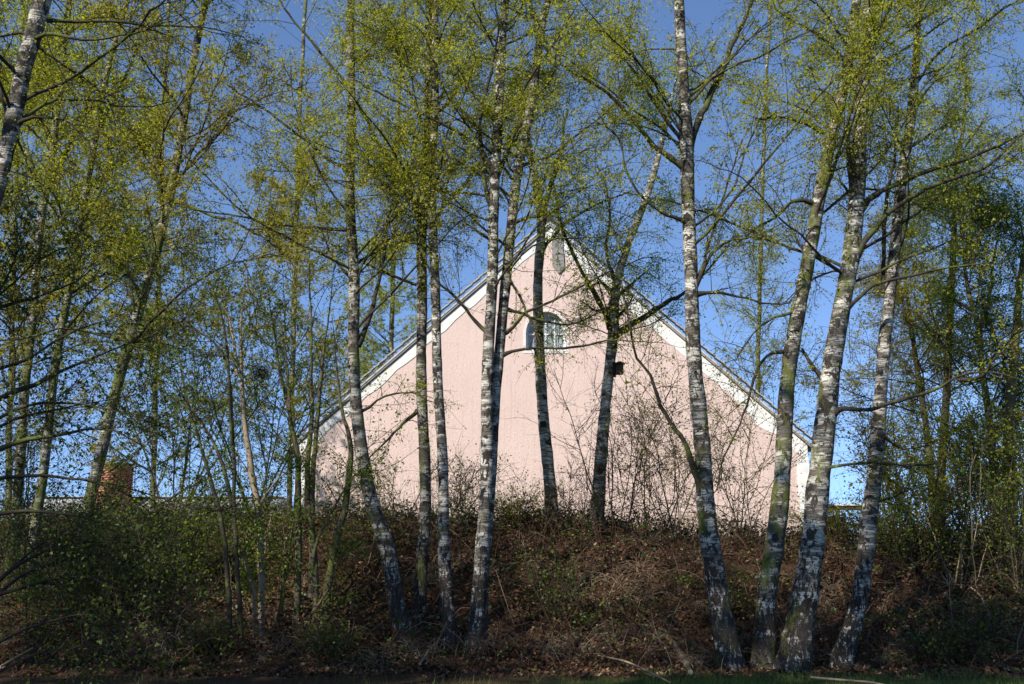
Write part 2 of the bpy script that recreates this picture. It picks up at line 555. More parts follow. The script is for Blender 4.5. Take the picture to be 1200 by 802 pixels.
# white band following the verge, wavy painted lower edge, and white corner strips
slope = math.atan2(APEX - EAVE, HXC - HX0)
L = (HXC - HX0) / math.cos(slope)
for sgn in (-1, 1):
    k = 26
    up, lo = [], []
    for j in range(k + 1):
        t = j / k
        x = HXC + sgn * (HX1 - HXC) * t; z = APEX - (APEX - EAVE) * t
        w = 0.38 if sgn > 0 else 0.30
        w += 0.02 * math.sin(j * 1.9) + 0.02 * math.sin(j * 4.3 + sgn)
        if sgn > 0 and 20 <= j <= 22: w += 0.16 - 0.06 * abs(j - 21)
        up.append((x, z - 0.02)); lo.append((x, z - w / math.cos(slope)))
    lo[0] = (HXC, lo[0][1])
    for j in range(k):
        pass
    pts = up + lo[::-1]
    Vv, Ff = [], []
    for y in (HY0 - 0.018, HY0 - 0.001):
        Vv += [(x, y, z) for x, z in pts]
    n = len(pts)
    for j in range(k):
        Ff.append((j, j + 1, n - 2 - j, n - 1 - j))
        Ff.append((j + 1, j, j + n, j + 1 + n)); Ff.append((n - 1 - j, n - 2 - j, 2 * n - 2 - j, 2 * n - 1 - j))
    pyobj('verge_band', hl(Vv), Ff, M['white'], house)['label'] = 'white limewashed band under the roof edge'
for x0, x1 in ((HX0 - 0.012, HX0 + 0.30), (HX1 - 0.36, HX1 + 0.012)):
    Vb, Fb = box((x0 + x1) / 2, HY0 + .02, (BASE + EAVE - .42) / 2, x1 - x0, 0.082, EAVE - .42 - BASE)
    Vb[:, 2] += 0.0
    Vb, Fb = box((x0 + x1) / 2, HY0 + .01, BASE + (EAVE - .40 - BASE) / 2, x1 - x0, 0.07, EAVE - .40 - BASE)
    pyobj('corner_strip', hl(Vb), Fb, M['white'], house)

# roof slabs with overhang and verge tiles
roof_parts = []
for sgn in (-1, 1):
    ov = 0.35
    a = (HXC, APEX + 0.09); b = (HXC + sgn * (HX1 - HXC + ov * math.cos(slope)), EAVE + 0.09 - ov * math.sin(slope))
    th = 0.05
    nx_, nz_ = sgn * math.sin(slope), math.cos(slope)
    pts = [a, b, (b[0] + nx_ * th, b[1] + nz_ * th), (a[0], a[1] + th / math.cos(slope))]
    Vb, Fb = poly_prism(pts, HY0 - 0.09, HY1 + 0.2)
    r = pyobj('roof', hl(Vb), Fb, M['tile_red'], house)
    r['label'] = 'left roof slope' if sgn < 0 else 'right roof slope'
    bm = bmesh.new(); bm.from_mesh(r.data); bmesh.ops.recalc_face_normals(bm, faces=bm.faces); bm.to_mesh(r.data); bm.free()
    # timber board under the verge
    pts = [(a[0], a[1] - 0.09), (b[0], b[1] - 0.07), (b[0], b[1] - 0.004), (a[0], a[1] - 0.004)]
    Vb, Fb = poly_prism(pts, HY0 - 0.07, HY0 - 0.04)
    v = pyobj('bargeboard', hl(Vb), Fb, M['wood_grey'], house)
    bm = bmesh.new(); bm.from_mesh(v.data); bmesh.ops.recalc_face_normals(bm, faces=bm.faces); bm.to_mesh(v.data); bm.free()
Vb, Fb = box(0, 0, 0, 0.36, 0.22, 0.035)
tm = bpy.data.meshes.new('verge_tile'); tm.from_pydata([tuple(v) for v in Vb], [], [tuple(map(int, f)) for f in Fb]); tm.materials.append(M['tile_edge'])
nt = int((L + 0.35) / 0.32)
for sgn in (-1, 1):
    for j in range(nt):
        s = (j + 0.5) * 0.32
        x = HXC + sgn * s * math.cos(slope) + sgn * math.sin(slope) * 0.165
        z = APEX + 0.09 - s * math.sin(slope) + math.cos(slope) * 0.165
        o = link('roof_tile', tm, house, (x - HXC, -0.05 + random.uniform(-.012, .012), z - BASE), (0, sgn * (slope - 0.09) + random.uniform(-.02, .02), 0))
for j in range(46):
    o = link('ridge_tile', tm, house, (0, 0.05 + j * 0.33, APEX + 0.09 + 0.27 - BASE), (0.05, 0, math.pi / 2))

# window
wr = lambda V: [(x - HXC, y - HY0, z - BASE) for x, y, z in V]


def arch_ring(x0, z0, w, h, spring, t, y0, y1):
    """frame that follows the arched outline, t thick"""
    outer_, inner_ = [], []
    A = np.linspace(0, math.pi, 15)
    outer_ = [(x0 + w, z0)] + [(x0 + w * math.cos(a), z0 + spring + h * math.sin(a)) for a in A] + [(x0 - w, z0)]
    inner_ = [(x0 + w - t, z0 + t)] + [(x0 + (w - t) * math.cos(a), z0 + spring + (h - t) * math.sin(a)) for a in A] + [(x0 - w + t, z0 + t)]
    n = len(outer_)
    V, Fq = [], []
    for y in (y0, y1):
        V += [(x, y, z) for x, z in outer_] + [(x, y, z) for x, z in inner_]
    for k in range(n):
        a, b = k, (k + 1) % n
        Fq += [(a, b, b + n, a + n), (a + 2 * n, a + 3 * n, b + 3 * n, b + 2 * n), (a, a + 2 * n, b + 2 * n, b), (a + n, b + n, b + 3 * n, a + 3 * n)]
    return V, Fq


M['pale_surround'] = mat_plain('weathered_window_surround', (0.50, 0.45, 0.41), (0.74, 0.70, 0.66), 7, 0.9, 0.1, 0.8, 0.02)
Vb, Fb = arch_ring(WX, WZ - .09, WW + .09, .70 + .09, .64, .088, HY0 - .015, HY0 + .02)
wf = pyobj('window', wr(Vb), Fb, M['pale_surround'], house); wf['label'] = 'arched attic window with a white surround'
Vb, Fb = arch_ring(WX, WZ + .003, WW - .004, .70 - .004, .55, .07, HY0 + .2, HY0 + .26)
pyobj('frame', wr(Vb), Fb, M['frame'], wf)
for k in range(4):
    xa = WX - WW + .07 + k * (2 * WW - .14) / 4
    xb = xa + (2 * WW - .14) / 4
    top = lambda x: WZ + .55 + (.70 - .07) * math.sqrt(max(0, 1 - ((x - WX) / (WW - .07)) ** 2))
    xsn = np.linspace(xa + .002, xb - .002, 5)
    V_ = [(x, HY0 + .24, WZ + .07) for x in xsn] + [(x, HY0 + .24, top(x)) for x in xsn]
    V_ += [(x, y + .012, z) for x, y, z in V_]
    Fc_ = [(a, a + 1, a + 6, a + 5) for a in range(4)] + [(a + 1 + 10, a + 10, a + 15, a + 16) for a in range(4)]
    pyobj('pane', wr(V_), Fc_, M['glass'], wf)
    if k:
        Vb, Fb = box(xa, HY0 + .225, (WZ + .05 + top(xa)) / 2, .035, .06, top(xa) - WZ - .05)
        pyobj('glazing_bar', wr(Vb), Fb, M['frame'], wf)
Vb, Fb = box(WX, HY0 + .225, WZ + .56, 2 * WW - .16, .056, .035)
pyobj('glazing_bar', wr(Vb), Fb, M['frame'], wf)
Vb, Fb = box(WX, HY0 + .6, WZ + .6, 2 * WW + .3, .02, 1.6)
pyobj('curtain', wr(Vb), Fb, mat_plain('pale_blind', (.30, .33, .36), (.42, .45, .48), 4), wf)
# narrow grey panel with a pointed lower end, right below the apex
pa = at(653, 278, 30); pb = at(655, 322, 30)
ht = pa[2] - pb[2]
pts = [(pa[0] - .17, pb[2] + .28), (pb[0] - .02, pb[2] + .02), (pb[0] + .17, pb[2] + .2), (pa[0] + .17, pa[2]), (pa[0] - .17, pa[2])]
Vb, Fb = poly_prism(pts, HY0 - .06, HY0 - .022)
pyobj('grey_panel', hl(Vb), Fb, M['wood_grey'], house)['label'] = 'narrow grey panel under the apex'

# ------------------------------------------------------------------ low tiled outbuilding with brick chimney (far left)
CX0, CX1, CYR, CZR = at(40, 590, 38)[0], at(338, 590, 38)[0], 38.0, at(290, 584, 38)[2]
cot = empty('low_outbuilding', ((CX0 + CX1) / 2, CYR, 0), 'low outbuilding with grey tiled roof and brick chimney showing over the bank', 'outbuilding')
cl = lambda V: [(x - (CX0 + CX1) / 2, y - CYR, z) for x, y, z in V]
M['grey_tile'] = mat_plain('grey_roof_tiles', (0.20, 0.20, 0.20), (0.42, 0.42, 0.43), 3, 0.7)
M['plaster'] = mat_plain('dull_plaster', (0.36, 0.33, 0.28), (0.48, 0.44, 0.38), 3)
Vb, Fb = box((CX0 + CX1) / 2, CYR, 0.1, CX1 - CX0 - .4, 5.4, 1.4)
pyobj('wall', cl(Vb), Fb, M['plaster'], cot)
V_ = [(CX0, CYR - 3, CZR - 3), (CX1, CYR - 3, CZR - 3), (CX1, CYR, CZR), (CX0, CYR, CZR), (CX0, CYR + 3, CZR - 3), (CX1, CYR + 3, CZR - 3)]
V_ += [(x, y, z - .12) for x, y, z in V_]
pyobj('roof', cl(V_), [(0, 1, 2, 3), (3, 2, 5, 4), (6, 9, 8, 7), (9, 10, 11, 8), (0, 3, 9, 6), (3, 4, 10, 9), (1, 7, 8, 2), (2, 8, 11, 5), (0, 6, 7, 1), (4, 5, 11, 10)], M['tile_edge'], cot)
tw = 0.33
Vb, Fb = box(0, 0, 0, tw - .012, .36, .02)
tmm = bpy.data.meshes.new('tile'); tmm.from_pydata([tuple(v) for v in Vb], [], [tuple(map(int, f)) for f in Fb]); tmm.materials.append(M['grey_tile'])
rest = []
for r_ in range(12):
    d = .14 + r_ * .33
    for c_ in range(int((CX1 - CX0) / tw)):
        x = CX0 + (c_ + .5 + .5 * (r_ % 2)) * tw
        if x > CX1 - .1: continue
        yy = CYR - d * math.cos(math.pi / 4); zz = CZR - d * math.sin(math.pi / 4) + .035
        if r_ < 4 and x > at(215, 590, 38)[0]:
            link('tile', tmm, cot, (x - (CX0 + CX1) / 2, yy - CYR, zz), (math.pi / 4 - .05 + random.uniform(-.02, .02), random.uniform(-.02, .02), 0))
        else:
            v, f = box(0, 0, 0, tw - .012, .36, .02)
            ca, sa = math.cos(math.pi / 4 - .05), math.sin(math.pi / 4 - .05)
            v = np.stack([v[:, 0], v[:, 1] * ca - v[:, 2] * sa, v[:, 1] * sa + v[:, 2] * ca], 1) + [x - (CX0 + CX1) / 2, yy - CYR, zz]
            rest.append((v, f))
V, q = join(rest)
o = link('tiles', np_mesh('tiles', V, q, M['grey_tile']), cot); o['kind'] = 'stuff'
for c_ in range(int((CX1 - CX0) / .36)):
    link('ridge_tile', tmm, cot, (CX0 + (c_ + .5) * .36 - (CX0 + CX1) / 2, 0, CZR + .045), (0, random.uniform(-.03, .03), math.pi / 2))

# chimney
chp = at(131, 590, 37.3)
CS, CRZ = 0.98, math.radians(-38)
ctop = at(131, 546, 37.3)[2]
M['mortar'] = mat_plain('mortar', (0.26, 0.22, 0.19), (0.38, 0.33, 0.29), 20)
m = NT('red_brick')
r = m.n('ShaderNodeNewGeometry').outputs['Random Per Island']
m.bsdf(m.mix(m.noise(m.coord(), 30, 3), m.mix(r, (0.27, 0.08, 0.045), (0.52, 0.20, 0.12)), (0.30, 0.14, 0.10)), 0.9, 0.15)
M['brick'] = m.m
Vb, Fb = box(0, 0, 0, CS - .03, CS - .03, ctop - 1.6)
ch = pyobj('chimney', Vb, Fb, M['mortar'], cot, (chp[0] - (CX0 + CX1) / 2, -0.7, (ctop + 1.6) / 2), (0, 0, CRZ))
ch['label'] = 'square red brick chimney stack with a mossy cap'
br = []
nc = int((ctop - 1.62) / .085)
for k in range(nc):
    z = -(ctop - 1.6) / 2 + .05 + k * .085
    for side in range(4):
        for j in range(4):
            off = (j + .25 + .5 * (k % 2)) * CS / 4 - CS / 2 + .02
            if off > CS / 2 - .08: off = CS / 2 - .1
            v, f = box(off, -CS / 2 + .03, z, CS / 4 - .016, .06, .07)
            v[:, 1] += random.uniform(-.006, .004)
            a = side * math.pi / 2
            v = np.stack([v[:, 0] * math.cos(a) - v[:, 1] * math.sin(a), v[:, 0] * math.sin(a) + v[:, 1] * math.cos(a), v[:, 2]], 1)
            br.append((v, f))
V, q = join(br)
o = link('bricks', np_mesh('bricks', V, q, M['brick']), ch); o['kind'] = 'stuff'
Vb, Fb = box(0, 0, (ctop - 1.6) / 2 + .04, CS + .08, CS + .08, .09)
bevel_obj(pyobj('chimney_cap', Vb, Fb, mat_bark('mossy_cap', (.12, .10, .08), (.25, .21, .17), 1.0), ch), .02)

# ------------------------------------------------------------------ open shelter to the right of the house
sh0 = at(952, 592, 33); sh1 = at(1013, 592, 33)
shl = empty('garden_shelter', ((sh0[0] + sh1[0]) / 2, 33, 1.5), 'small flat roofed shelter on posts with blue panels right of the pink house', 'shelter')
sx = sh1[0] - sh0[0]; hz = sh0[2] - 1.5
Vb, Fb = box(0, .9, hz, sx + .3, 2.2, .06); pyobj('roof', Vb, Fb, M['white'], shl)
Vb, Fb = box(0, -.12, hz - .11, sx + .2, .08, .14); pyobj('beam', Vb, Fb, M['bark_brown'], shl)
for dx, dy in ((-sx / 2 + .1, -.12), (-.08, -.12), (sx / 2 - .08, -.12), (-sx / 2 + .1, 1.9), (sx / 2 - .08, 1.9)):
    Vb, Fb = box(dx, dy, (hz - .18) / 2, .11, .11, hz - .18); pyobj('post', Vb, Fb, M['bark_hazel'], shl)
m = NT('blue_panel'); m.bsdf(m.mix(m.noise(m.coord(), 3, 3), (0.10, 0.24, 0.36), (0.22, 0.40, 0.52)), 0.4, 0.5); M['bluep'] = m.m
for k in range(3):
    Vb, Fb = box(-sx / 2 + (k + .5) * sx / 3, 1.95, (hz - .3) / 2, sx / 3 - .03, .03, hz - .35); pyobj('panel', Vb, Fb, M['bluep'], shl)

# ------------------------------------------------------------------ trees
tri_count = [0]


def add_np(name, VQ, mat, parent, base, kind=None, smooth_=False):
    V, q = VQ
    o = link(name, np_mesh(name, V - base, q, mat, smooth_), parent)
    tri_count[0] += len(q) * 2
    if kind: o['kind'] = kind
    return o


def px_path(pts, Y, Yend=None, step=0.12):
    """pixels with widths -> resampled x,y,z,r"""
    n = len(pts)
    out = []
    for k, (px, py, w) in enumerate(pts):
        y = Y if Yend is None else Y + (Yend - Y) * k / (n - 1)
        p = at(px, py, y)
        d = math.hypot(p[0], p[1], p[2] - EYE) if False else p[1] * cp + (p[2] - EYE) * sp
        out.append([*p, w / 2 / F * d])
    return catmull(out, step)


def crown_fill(root, base, limbs, lr, spec, leafmat, twigmat):
    """limbs N,K,3 -> secondary, twigs, leaves as two joined parts"""
    n2, n3, nl = spec.get('n2', 7), spec.get('n3', 7), int(spec.get('nl', 14) * spec.get('nlm', 1))
    ls = spec.get('leaf', 0.032)
    LL = np.linalg.norm(limbs[:, 1:] - limbs[:, :-1], axis=2).sum(1)
    s, t, idx, tt = sample_paths(limbs, n2, 0.18, 1.0)
    d = unit(t * 0.75 + rand_dirs(len(s)) * 0.8 + [0, 0, 0.15])
    len2 = np.clip(LL[idx] * (0.58 - 0.28 * tt) * rng.uniform(0.6, 1.2, len(s)), .35, 1.8)
    P2 = grow(s, d, len2, 6, 0.16, spec.get('g2', 0.10))
    keep = in_view(P2[:, 3], 110) | (rng.random(len(P2)) < 0.22)
    P2 = P2[keep]
    r2 = (0.006 + 0.002 * rng.random(len(P2)))[:, None] * np.linspace(1, .35, 6)[None] * spec.get('tw', 1.0)
    s, t, idx, tt = sample_paths(P2, n3, 0.1, 1.0)
    d = unit(t * 0.7 + rand_dirs(len(s)) * 0.75)
    len3 = rng.uniform(0.22, 0.62, len(s)) * spec.get('tl', 1.0)
    P3 = grow(s, d, len3, 4, 0.18, spec.get('g3', 0.30))
    sd_, td_, _i, _t = sample_paths(limbs, 9, .12, 1.0)
    PD = grow(sd_, unit(td_ * .5 + rand_dirs(len(sd_)) * .9), rng.uniform(.2, .6, len(sd_)), 4, .2, .15)
    P3 = np.concatenate([P3, PD])
    keep = in_view(P3[:, 2], 90) | (rng.random(len(P3)) < 0.3); P3 = P3[keep]
    r3 = np.full(len(P3), 0.0032)[:, None] * np.linspace(1, .5, 4)[None] * spec.get('tw', 1.0)
    V2 = tubes(P2, r2, 3); V3 = tubes(P3, r3, 3)
    add_np('twigs', join([V2, V3]), twigmat, root, base, 'stuff')
    if nl > 0:
        c, t, idx, tt = sample_paths(P3, nl, 0.05, 1.0)
        c = c + rng.normal(0, 0.045, c.shape)
        vis = in_view(c, 70)
        c1 = c[vis]
        c2 = c[~vis]; c2 = c2[rng.random(len(c2)) < 0.10]
        dn = spec.get('dens')
        if dn is not None: c1 = c1[rng.random(len(c1)) < dn(c1)]
        lf = (lambda c_, l_: slivers(c_, l_, .85, .5)) if spec.get('tri') else (lambda c_, l_: kites(c_, l_, .78, droop=.5))
        parts = [lf(c1, ls)]
        if len(c2): parts.append(lf(c2, ls * 1.5))
        add_np('foliage', join(parts), leafmat, root, base, 'stuff')
        if spec.get('catkins'):
            k = spec['catkins']
            cc = c1[rng.choice(len(c1), k)] if len(c1) > k else c1
            P = grow(cc, np.tile([0, 0, -1.0], (len(cc), 1)), rng.uniform(.03, .06, len(cc)), 3, .12)
            add_np('catkins', tubes(P, np.tile([.003, .004, .002], (len(cc), 1)), 3), M['catkin'], root, base, 'stuff')


def tree(label, pts, Y, bark, ztop, branches=(), auto=(4.5, 22, 2.6), spec=None, leaf='leaf_birch',
         name='birch_tree', cat='birch tree', group='birch trees on the bank', foot=True, Yend=None, branch_bark='bark_dark', flare=1.3, sides=14, sep_limbs=True):
    spec = spec or {}
    path = px_path(pts[::-1], Y, Yend, 0.14)          # from the foot up
    # drop what is below the ground, extend to it
    g = ground(path[:, 0], path[:, 1])
    path = path[path[:, 2] > g - 0.05]
    p0 = path[0]; g0 = float(ground(p0[0], p0[1]))
    if foot and p0[2] > g0 - 0.12:
        dirn = (path[0] - path[min(4, len(path) - 1)])[:3]; dirn = dirn / abs(dirn[2])
        n = max(2, int((p0[2] - g0 + .2) / .14))
        ext = np.array([np.r_[p0[:3] + dirn * (p0[2] - g0 + .2) * (k / n) * np.array([.6, .6, 1]), p0[3]] for k in range(n, 0, -1)])
        path = np.vstack([ext, path])
    # extend upwards beyond the frame
    pe = path[-1]
    if pe[2] < ztop:
        dirn = unit(path[-1][:3] - path[-6][:3]) * 0.6 + np.array([0, 0, .4])
        dirn = dirn / dirn[2]
        n = max(3, int((ztop - pe[2]) / .25))
        ext = []
        for k in range(1, n + 1):
            t = k / n
            w = np.array([math.sin(k * .5 + Y), math.cos(k * .37 + Y), 0]) * .05 * t
            ext.append(np.r_[pe[:3] + dirn * (ztop - pe[2]) * t + w, pe[3] * (1 - t) + .008])
        path = np.vstack([path, ext])
    base = np.array([path[0][0], path[0][1], g0])
    # foot flare and irregular girth
    hgt = path[:, 2] - g0
    r = path[:, 3] * .81 * (1 + (flare - 1) * np.exp(-np.clip(hgt, 0, None) / .2))
    r = r * (1 + .045 * np.sin(hgt * 7 + Y * 3) * np.cos(hgt * 2.3))
    root = empty(name, base, label, cat, group)
    P = path[:, :3] + np.stack([np.sin(hgt * 2.1 + Y) * .012, np.cos(hgt * 1.7 + Y) * .012, 0 * hgt], 1)
    V, q = tubes(P, r, sides, wob=0.03)
    add_np('trunk', (V, q), M[bark], root, base, None, True)
    # photograph's own branches
    limbs = []
    for bpts, yo in branches:
        bp = px_path(bpts, Y, Y + yo, 0.12)
        n = len(bp)
        jit = np.cumsum(rng.normal(0, .008, (n, 3)), axis=0) * (np.arange(n) > 0)[:, None] + np.repeat(rng.normal(0, .022, (n // 4 + 2, 3)), 4, axis=0)[:n] * .6
        jit[0] = 0
        Pb = bp[:, :3] + jit
        rb = bp[:, 3] * .88 * np.linspace(1.0, .6, n) * (1 + .7 * np.exp(-np.arange(n) * .9)) * (1 + .1 * rng.normal(0, 1, n).clip(-1, 1.5))
        add_np('branch', tubes(Pb, rb, 7, wob=.05), M[branch_bark], root, base, None, True)
        ii = np.linspace(0, n - 1, 12)
        limbs.append(np.stack([np.interp(ii, np.arange(n), Pb[:, k]) for k in range(3)], 1))
    na = len(limbs)
    # limbs that the generator adds
    z0, nlimb, Lmax = auto[0] - .5, int(auto[1] * 1.6), auto[2] * 1.4
    if nlimb:
        zs = z0 + g0 + (ztop - .3 - z0 - g0) * (rng.random(nlimb) ** spec.get('zpow', 1.1))
        zi = np.interp(zs, path[:, 2], np.arange(len(path)))
        st = np.stack([np.interp(zi, np.arange(len(path)), path[:, k]) for k in range(3)], 1)
        az = rng.uniform(0, 2 * math.pi, nlimb)
        el = rng.uniform(.35, 1.0, nlimb)
        d = np.stack([np.cos(az) * np.cos(el), np.sin(az) * np.cos(el), np.sin(el)], 1)
        fr = (zs - z0 - g0) / max(.1, ztop - z0 - g0)
        ln = Lmax * (1.05 - fr * .75) * rng.uniform(.6, 1.15, nlimb)
        LP = grow(st, d, ln, 12, .11, spec.get('g1', .05))
        lr = (ln * .0065 + .004)[:, None] * np.linspace(1, .25, 12)[None]
        if sep_limbs:
            for k in range(nlimb):
                add_np('branch', tubes(LP[k], lr[k], 5), M[branch_bark], root, base, None, True)
        else:
            add_np('branches', tubes(LP, lr, 4), M[branch_bark], root, base, 'stuff', True)
        limbs += list(LP)
    if limbs:
        crown_fill(root, base, np.array(limbs), None, spec, M[leaf], M['bark_twig'])
    return root, path


# birches, from the photograph's left to right
tree('thick white birch leaning in at the top left corner, closest to the viewer', [(62, -60, 25), (50, 0, 24), (40, 35, 24), (25, 85, 23), (12, 150, 22), (0, 212, 21), (-22, 300, 22), (-60, 480, 26), (-95, 700, 30), (-110, 860, 34)], 8.5, 'birch_a', 11,
     [([(42, 36, 5), (58, 28, 5), (110, 27, 4.5), (170, 30, 4), (230, 33, 3), (280, 45, 2)], .3),
      ([(38, 46, 5), (55, 38, 5), (100, 43, 4.5), (160, 40, 3), (205, 25, 2)], -.3),
      ([(14, 152, 5), (45, 124, 5), (80, 112, 4.5), (112, 113, 4), (140, 120, 3), (172, 123, 2.5), (200, 112, 2)], .2),
      ([(14, 150, 4), (45, 136, 4), (80, 145, 3.5), (105, 165, 3), (115, 185, 3), (132, 215, 2)], -.2),
      ([(38, 48, 4), (70, 76, 3), (95, 92, 3), (114, 108, 2)], .4),
      ([(8, 150, 4), (6, 110, 4), (-6, 80, 3), (-20, 40, 3)], .3),
      ([(34, 40, 4), (10, 44, 4), (-20, 50, 3)], .1),
      ([(15, 152, 3), (28, 180, 3), (40, 210, 3), (55, 235, 2)], .1)],
     (6.0, 14, 2.0), dict(n2=6, n3=6, nl=9, leaf=.026, tw=.8), foot=False)

bgspec = dict(catkins=700, tri=1, n2=8, n3=5, nl=32, leaf=.032, tw=1.2, zpow=.9)
tree('thin half white birch behind the left shrubs, nearest the left edge', [(82, 0, 8), (75, 60, 9), (66, 130, 10), (60, 190, 10), (50, 250, 11), (42, 310, 11), (36, 400, 12), (26, 500, 13), (20, 580, 14)], 16.4, 'birch_far', 13.2,
     [([(52, 235, 6), (66, 205, 6), (85, 160, 6), (102, 115, 5), (106, 75, 4), (105, 40, 3)], .4), ([(60, 170, 4), (40, 120, 4), (15, 80, 3)], .3)],
     (4.6, 20, 2.6), bgspec, 'leaf_birch')
tree('slim birch with a white upper stem, second in from the left edge behind shrubs', [(150, 0, 6), (138, 40, 7), (128, 75, 8), (118, 120, 9), (108, 185, 10), (96, 250, 10), (80, 340, 11), (66, 430, 12), (54, 520, 13), (44, 600, 14)], 15.9, 'birch_far', 13,
     [([(112, 160, 5), (135, 110, 4), (155, 60, 4), (170, 20, 3)], .3), ([(100, 230, 4), (130, 200, 4), (160, 185, 3)], .3)],
     (4.6, 18, 2.4), bgspec, 'leaf_birch')
tree('mossy leaning birch rising right above the red brick chimney', [(243, 0, 8), (230, 55, 10), (218, 120, 11), (206, 200, 12), (192, 260, 13), (172, 330, 14), (150, 410, 15), (128, 490, 16), (108, 570, 17), (100, 620, 18)], 15.4, 'birch_far', 13,
     [([(200, 225, 5), (225, 190, 4), (250, 160, 4), (280, 140, 3)], .4), ([(215, 140, 4), (190, 100, 4), (175, 60, 3)], .4), ([(165, 350, 4), (140, 300, 4), (125, 250, 3)], .4), ([(205, 235, 4), (250, 250, 4), (300, 272, 3), (360, 310, 2)], -.6)],
     (4.4, 20, 2.6), bgspec, 'leaf_olive')

low_thin = lambda c: .28 + .72 * smooth((c[:, 2] - 5.3) / 3.0)
nspec = dict(catkins=350, tri=1, dens=low_thin, n2=9, n3=5, nl=32, leaf=.028, zpow=.85)
tree('grey white birch left of the gable whose foot bends to the right', [(412, -20, 12), (411, 60, 12), (411, 150, 13), (411, 240, 14), (414, 330, 16), (415, 420, 17), (420, 500, 18), (428, 560, 20), (440, 605, 22), (455, 645, 23), (464, 700, 24), (478, 765, 28)], 15.2, 'birch_d', 14.5,
     [([(419, 405, 7), (430, 370, 7), (437, 337, 6), (450, 270, 5), (462, 215, 4), (455, 150, 3)], .3),
      ([(424, 482, 3), (450, 464, 3), (481, 460, 2.5), (505, 470, 2)], -.3),
      ([(411, 200, 4), (380, 185, 4), (316, 135, 3.5), (242, 84, 3)], -.4),
      ([(412, 270, 4), (360, 262, 4), (300, 255, 3), (205, 240, 3)], -.5),
      ([(414, 330, 4), (390, 300, 3), (370, 250, 3), (365, 200, 2)], .3)],
     (5.2, 18, 2.2), nspec)
tree('dark banded birch, left one of the pair of upright stems beside the left gable slope', [(503, -20, 11), (503, 60, 12), (502, 130, 13), (497, 220, 14), (494, 300, 15), (494, 400, 15), (496, 500, 16), (498, 600, 17), (495, 660, 18), (492, 735, 20)], 15.6, 'birch_d', 15,
     [([(496, 278, 7), (481, 232, 7), (450, 185, 6.5), (420, 131, 6), (400, 100, 5.5), (360, 54, 5), (318, 0, 4)], -.5),
      ([(493, 478, 4), (461, 506, 4), (434, 536, 3), (415, 562, 2)], -.6),
      ([(500, 110, 4), (478, 80, 4), (460, 40, 3)], .3)],
     (5.6, 18, 2.2), nspec)
tree('slim white birch, right one of the pair of upright stems beside the left gable slope', [(512, -20, 9), (510, 60, 10), (509, 130, 11), (507, 220, 12), (508, 300, 13), (512, 400, 14), (515, 470, 14), (518, 540, 15), (520, 620, 17), (524, 700, 19), (530, 765, 22)], 15.0, 'birch_a', 14.5,
     [([(508, 140, 4), (530, 110, 4), (545, 70, 3), (550, 20, 2.5)], .3), ([(509, 230, 3), (480, 205, 3), (455, 190, 2)], .4)],
     (5.8, 16, 2.0), nspec)
tree('upright black and white birch in front of the left half of the pink wall', [(596, -30, 12), (591, 20, 12), (586, 80, 13), (583, 150, 14), (580, 220, 15), (577, 300, 16), (575, 360, 16), (572, 440, 17), (570, 520, 18), (568, 600, 19), (563, 680, 21), (556, 760, 26)], 14.8, 'birch_a', 15,
     [([(580, 256, 6), (568, 215, 6), (562, 160, 6), (564, 130, 5), (575, 87, 5), (584, 40, 4), (583, 0, 4)], -.3),
      ([(562, 153, 5), (545, 135, 5), (520, 108, 4.5), (503, 72, 4), (476, 40, 3), (469, 0, 3)], -.3),
      ([(578, 202, 5), (558, 172, 5), (535, 152, 5), (494, 131, 4), (444, 104, 4), (417, 91, 3)], -.5),
      ([(583, 205, 5), (602, 162, 4.5), (619, 128, 4), (649, 74, 3), (665, 40, 3)], .3),
      ([(572, 390, 5), (545, 361, 4.5), (518, 334, 4), (501, 307, 3.5), (492, 270, 3), (485, 240, 2.5)], -.3),
      ([(573, 280, 3), (548, 262, 3), (530, 240, 2)], -.3)],
     (5.6, 18, 2.2), nspec, flare=1.35)
tree('white birch stem leaning right out of the upright one before the pink wall', [(650, -30, 10), (638, 20, 11), (630, 70, 12), (620, 130, 13), (608, 200, 14), (600, 260, 14), (591, 340, 15), (586, 410, 15), (580, 480, 15), (576, 540, 14), (573, 610, 13), (568, 700, 12)], 14.95, 'birch_a', 14.5,
     [([(606, 200, 5), (615, 194, 5), (636, 188, 5), (656, 175, 4.5), (676, 158, 4), (693, 145, 3), (720, 120, 2.5)], .3),
      ([(586, 418, 4.5), (600, 410, 4.5), (615, 408, 4), (649, 408, 4), (696, 401, 3.5), (720, 398, 3), (760, 400, 2)], -.5),
      ([(589, 392, 4.5), (600, 382, 4), (615, 368, 4), (642, 356, 4), (686, 334, 3.5), (723, 314, 3), (740, 290, 2.5)], -.3),
      ([(592, 362, 4), (612, 366, 4), (636, 376, 4), (669, 381, 3.5), (693, 371, 3), (720, 350, 2)], .3),
      ([(601, 262, 4), (620, 255, 4), (640, 252, 4), (663, 240, 3)], -.2),
      ([(594, 315, 4), (612, 345, 4), (628, 385, 3.5), (640, 420, 3)], -.2)],
     (5.6, 16, 2.2), nspec)
tree('birch standing on the crest before the arched window of the pink house', [(590, 100, 3), (606, 130, 7), (618, 165, 10), (628, 215, 12), (634, 270, 13), (631, 330, 14), (631, 400, 15), (635, 460, 16), (640, 520, 17), (644, 570, 18), (647, 625, 22)], 19.2, 'birch_crest_lit', 12,
     [([(634, 265, 7), (645, 220, 7), (655, 180, 6), (662, 130, 5)], .3), ([(633, 300, 5), (655, 270, 5), (690, 245, 4), (740, 225, 3)], .4), ([(626, 200, 5), (610, 170, 5), (585, 155, 4)], .3)],
     (6.4, 12, 1.7), dict(tri=1, n2=6, n3=5, nl=8, leaf=.034, tw=1.2))
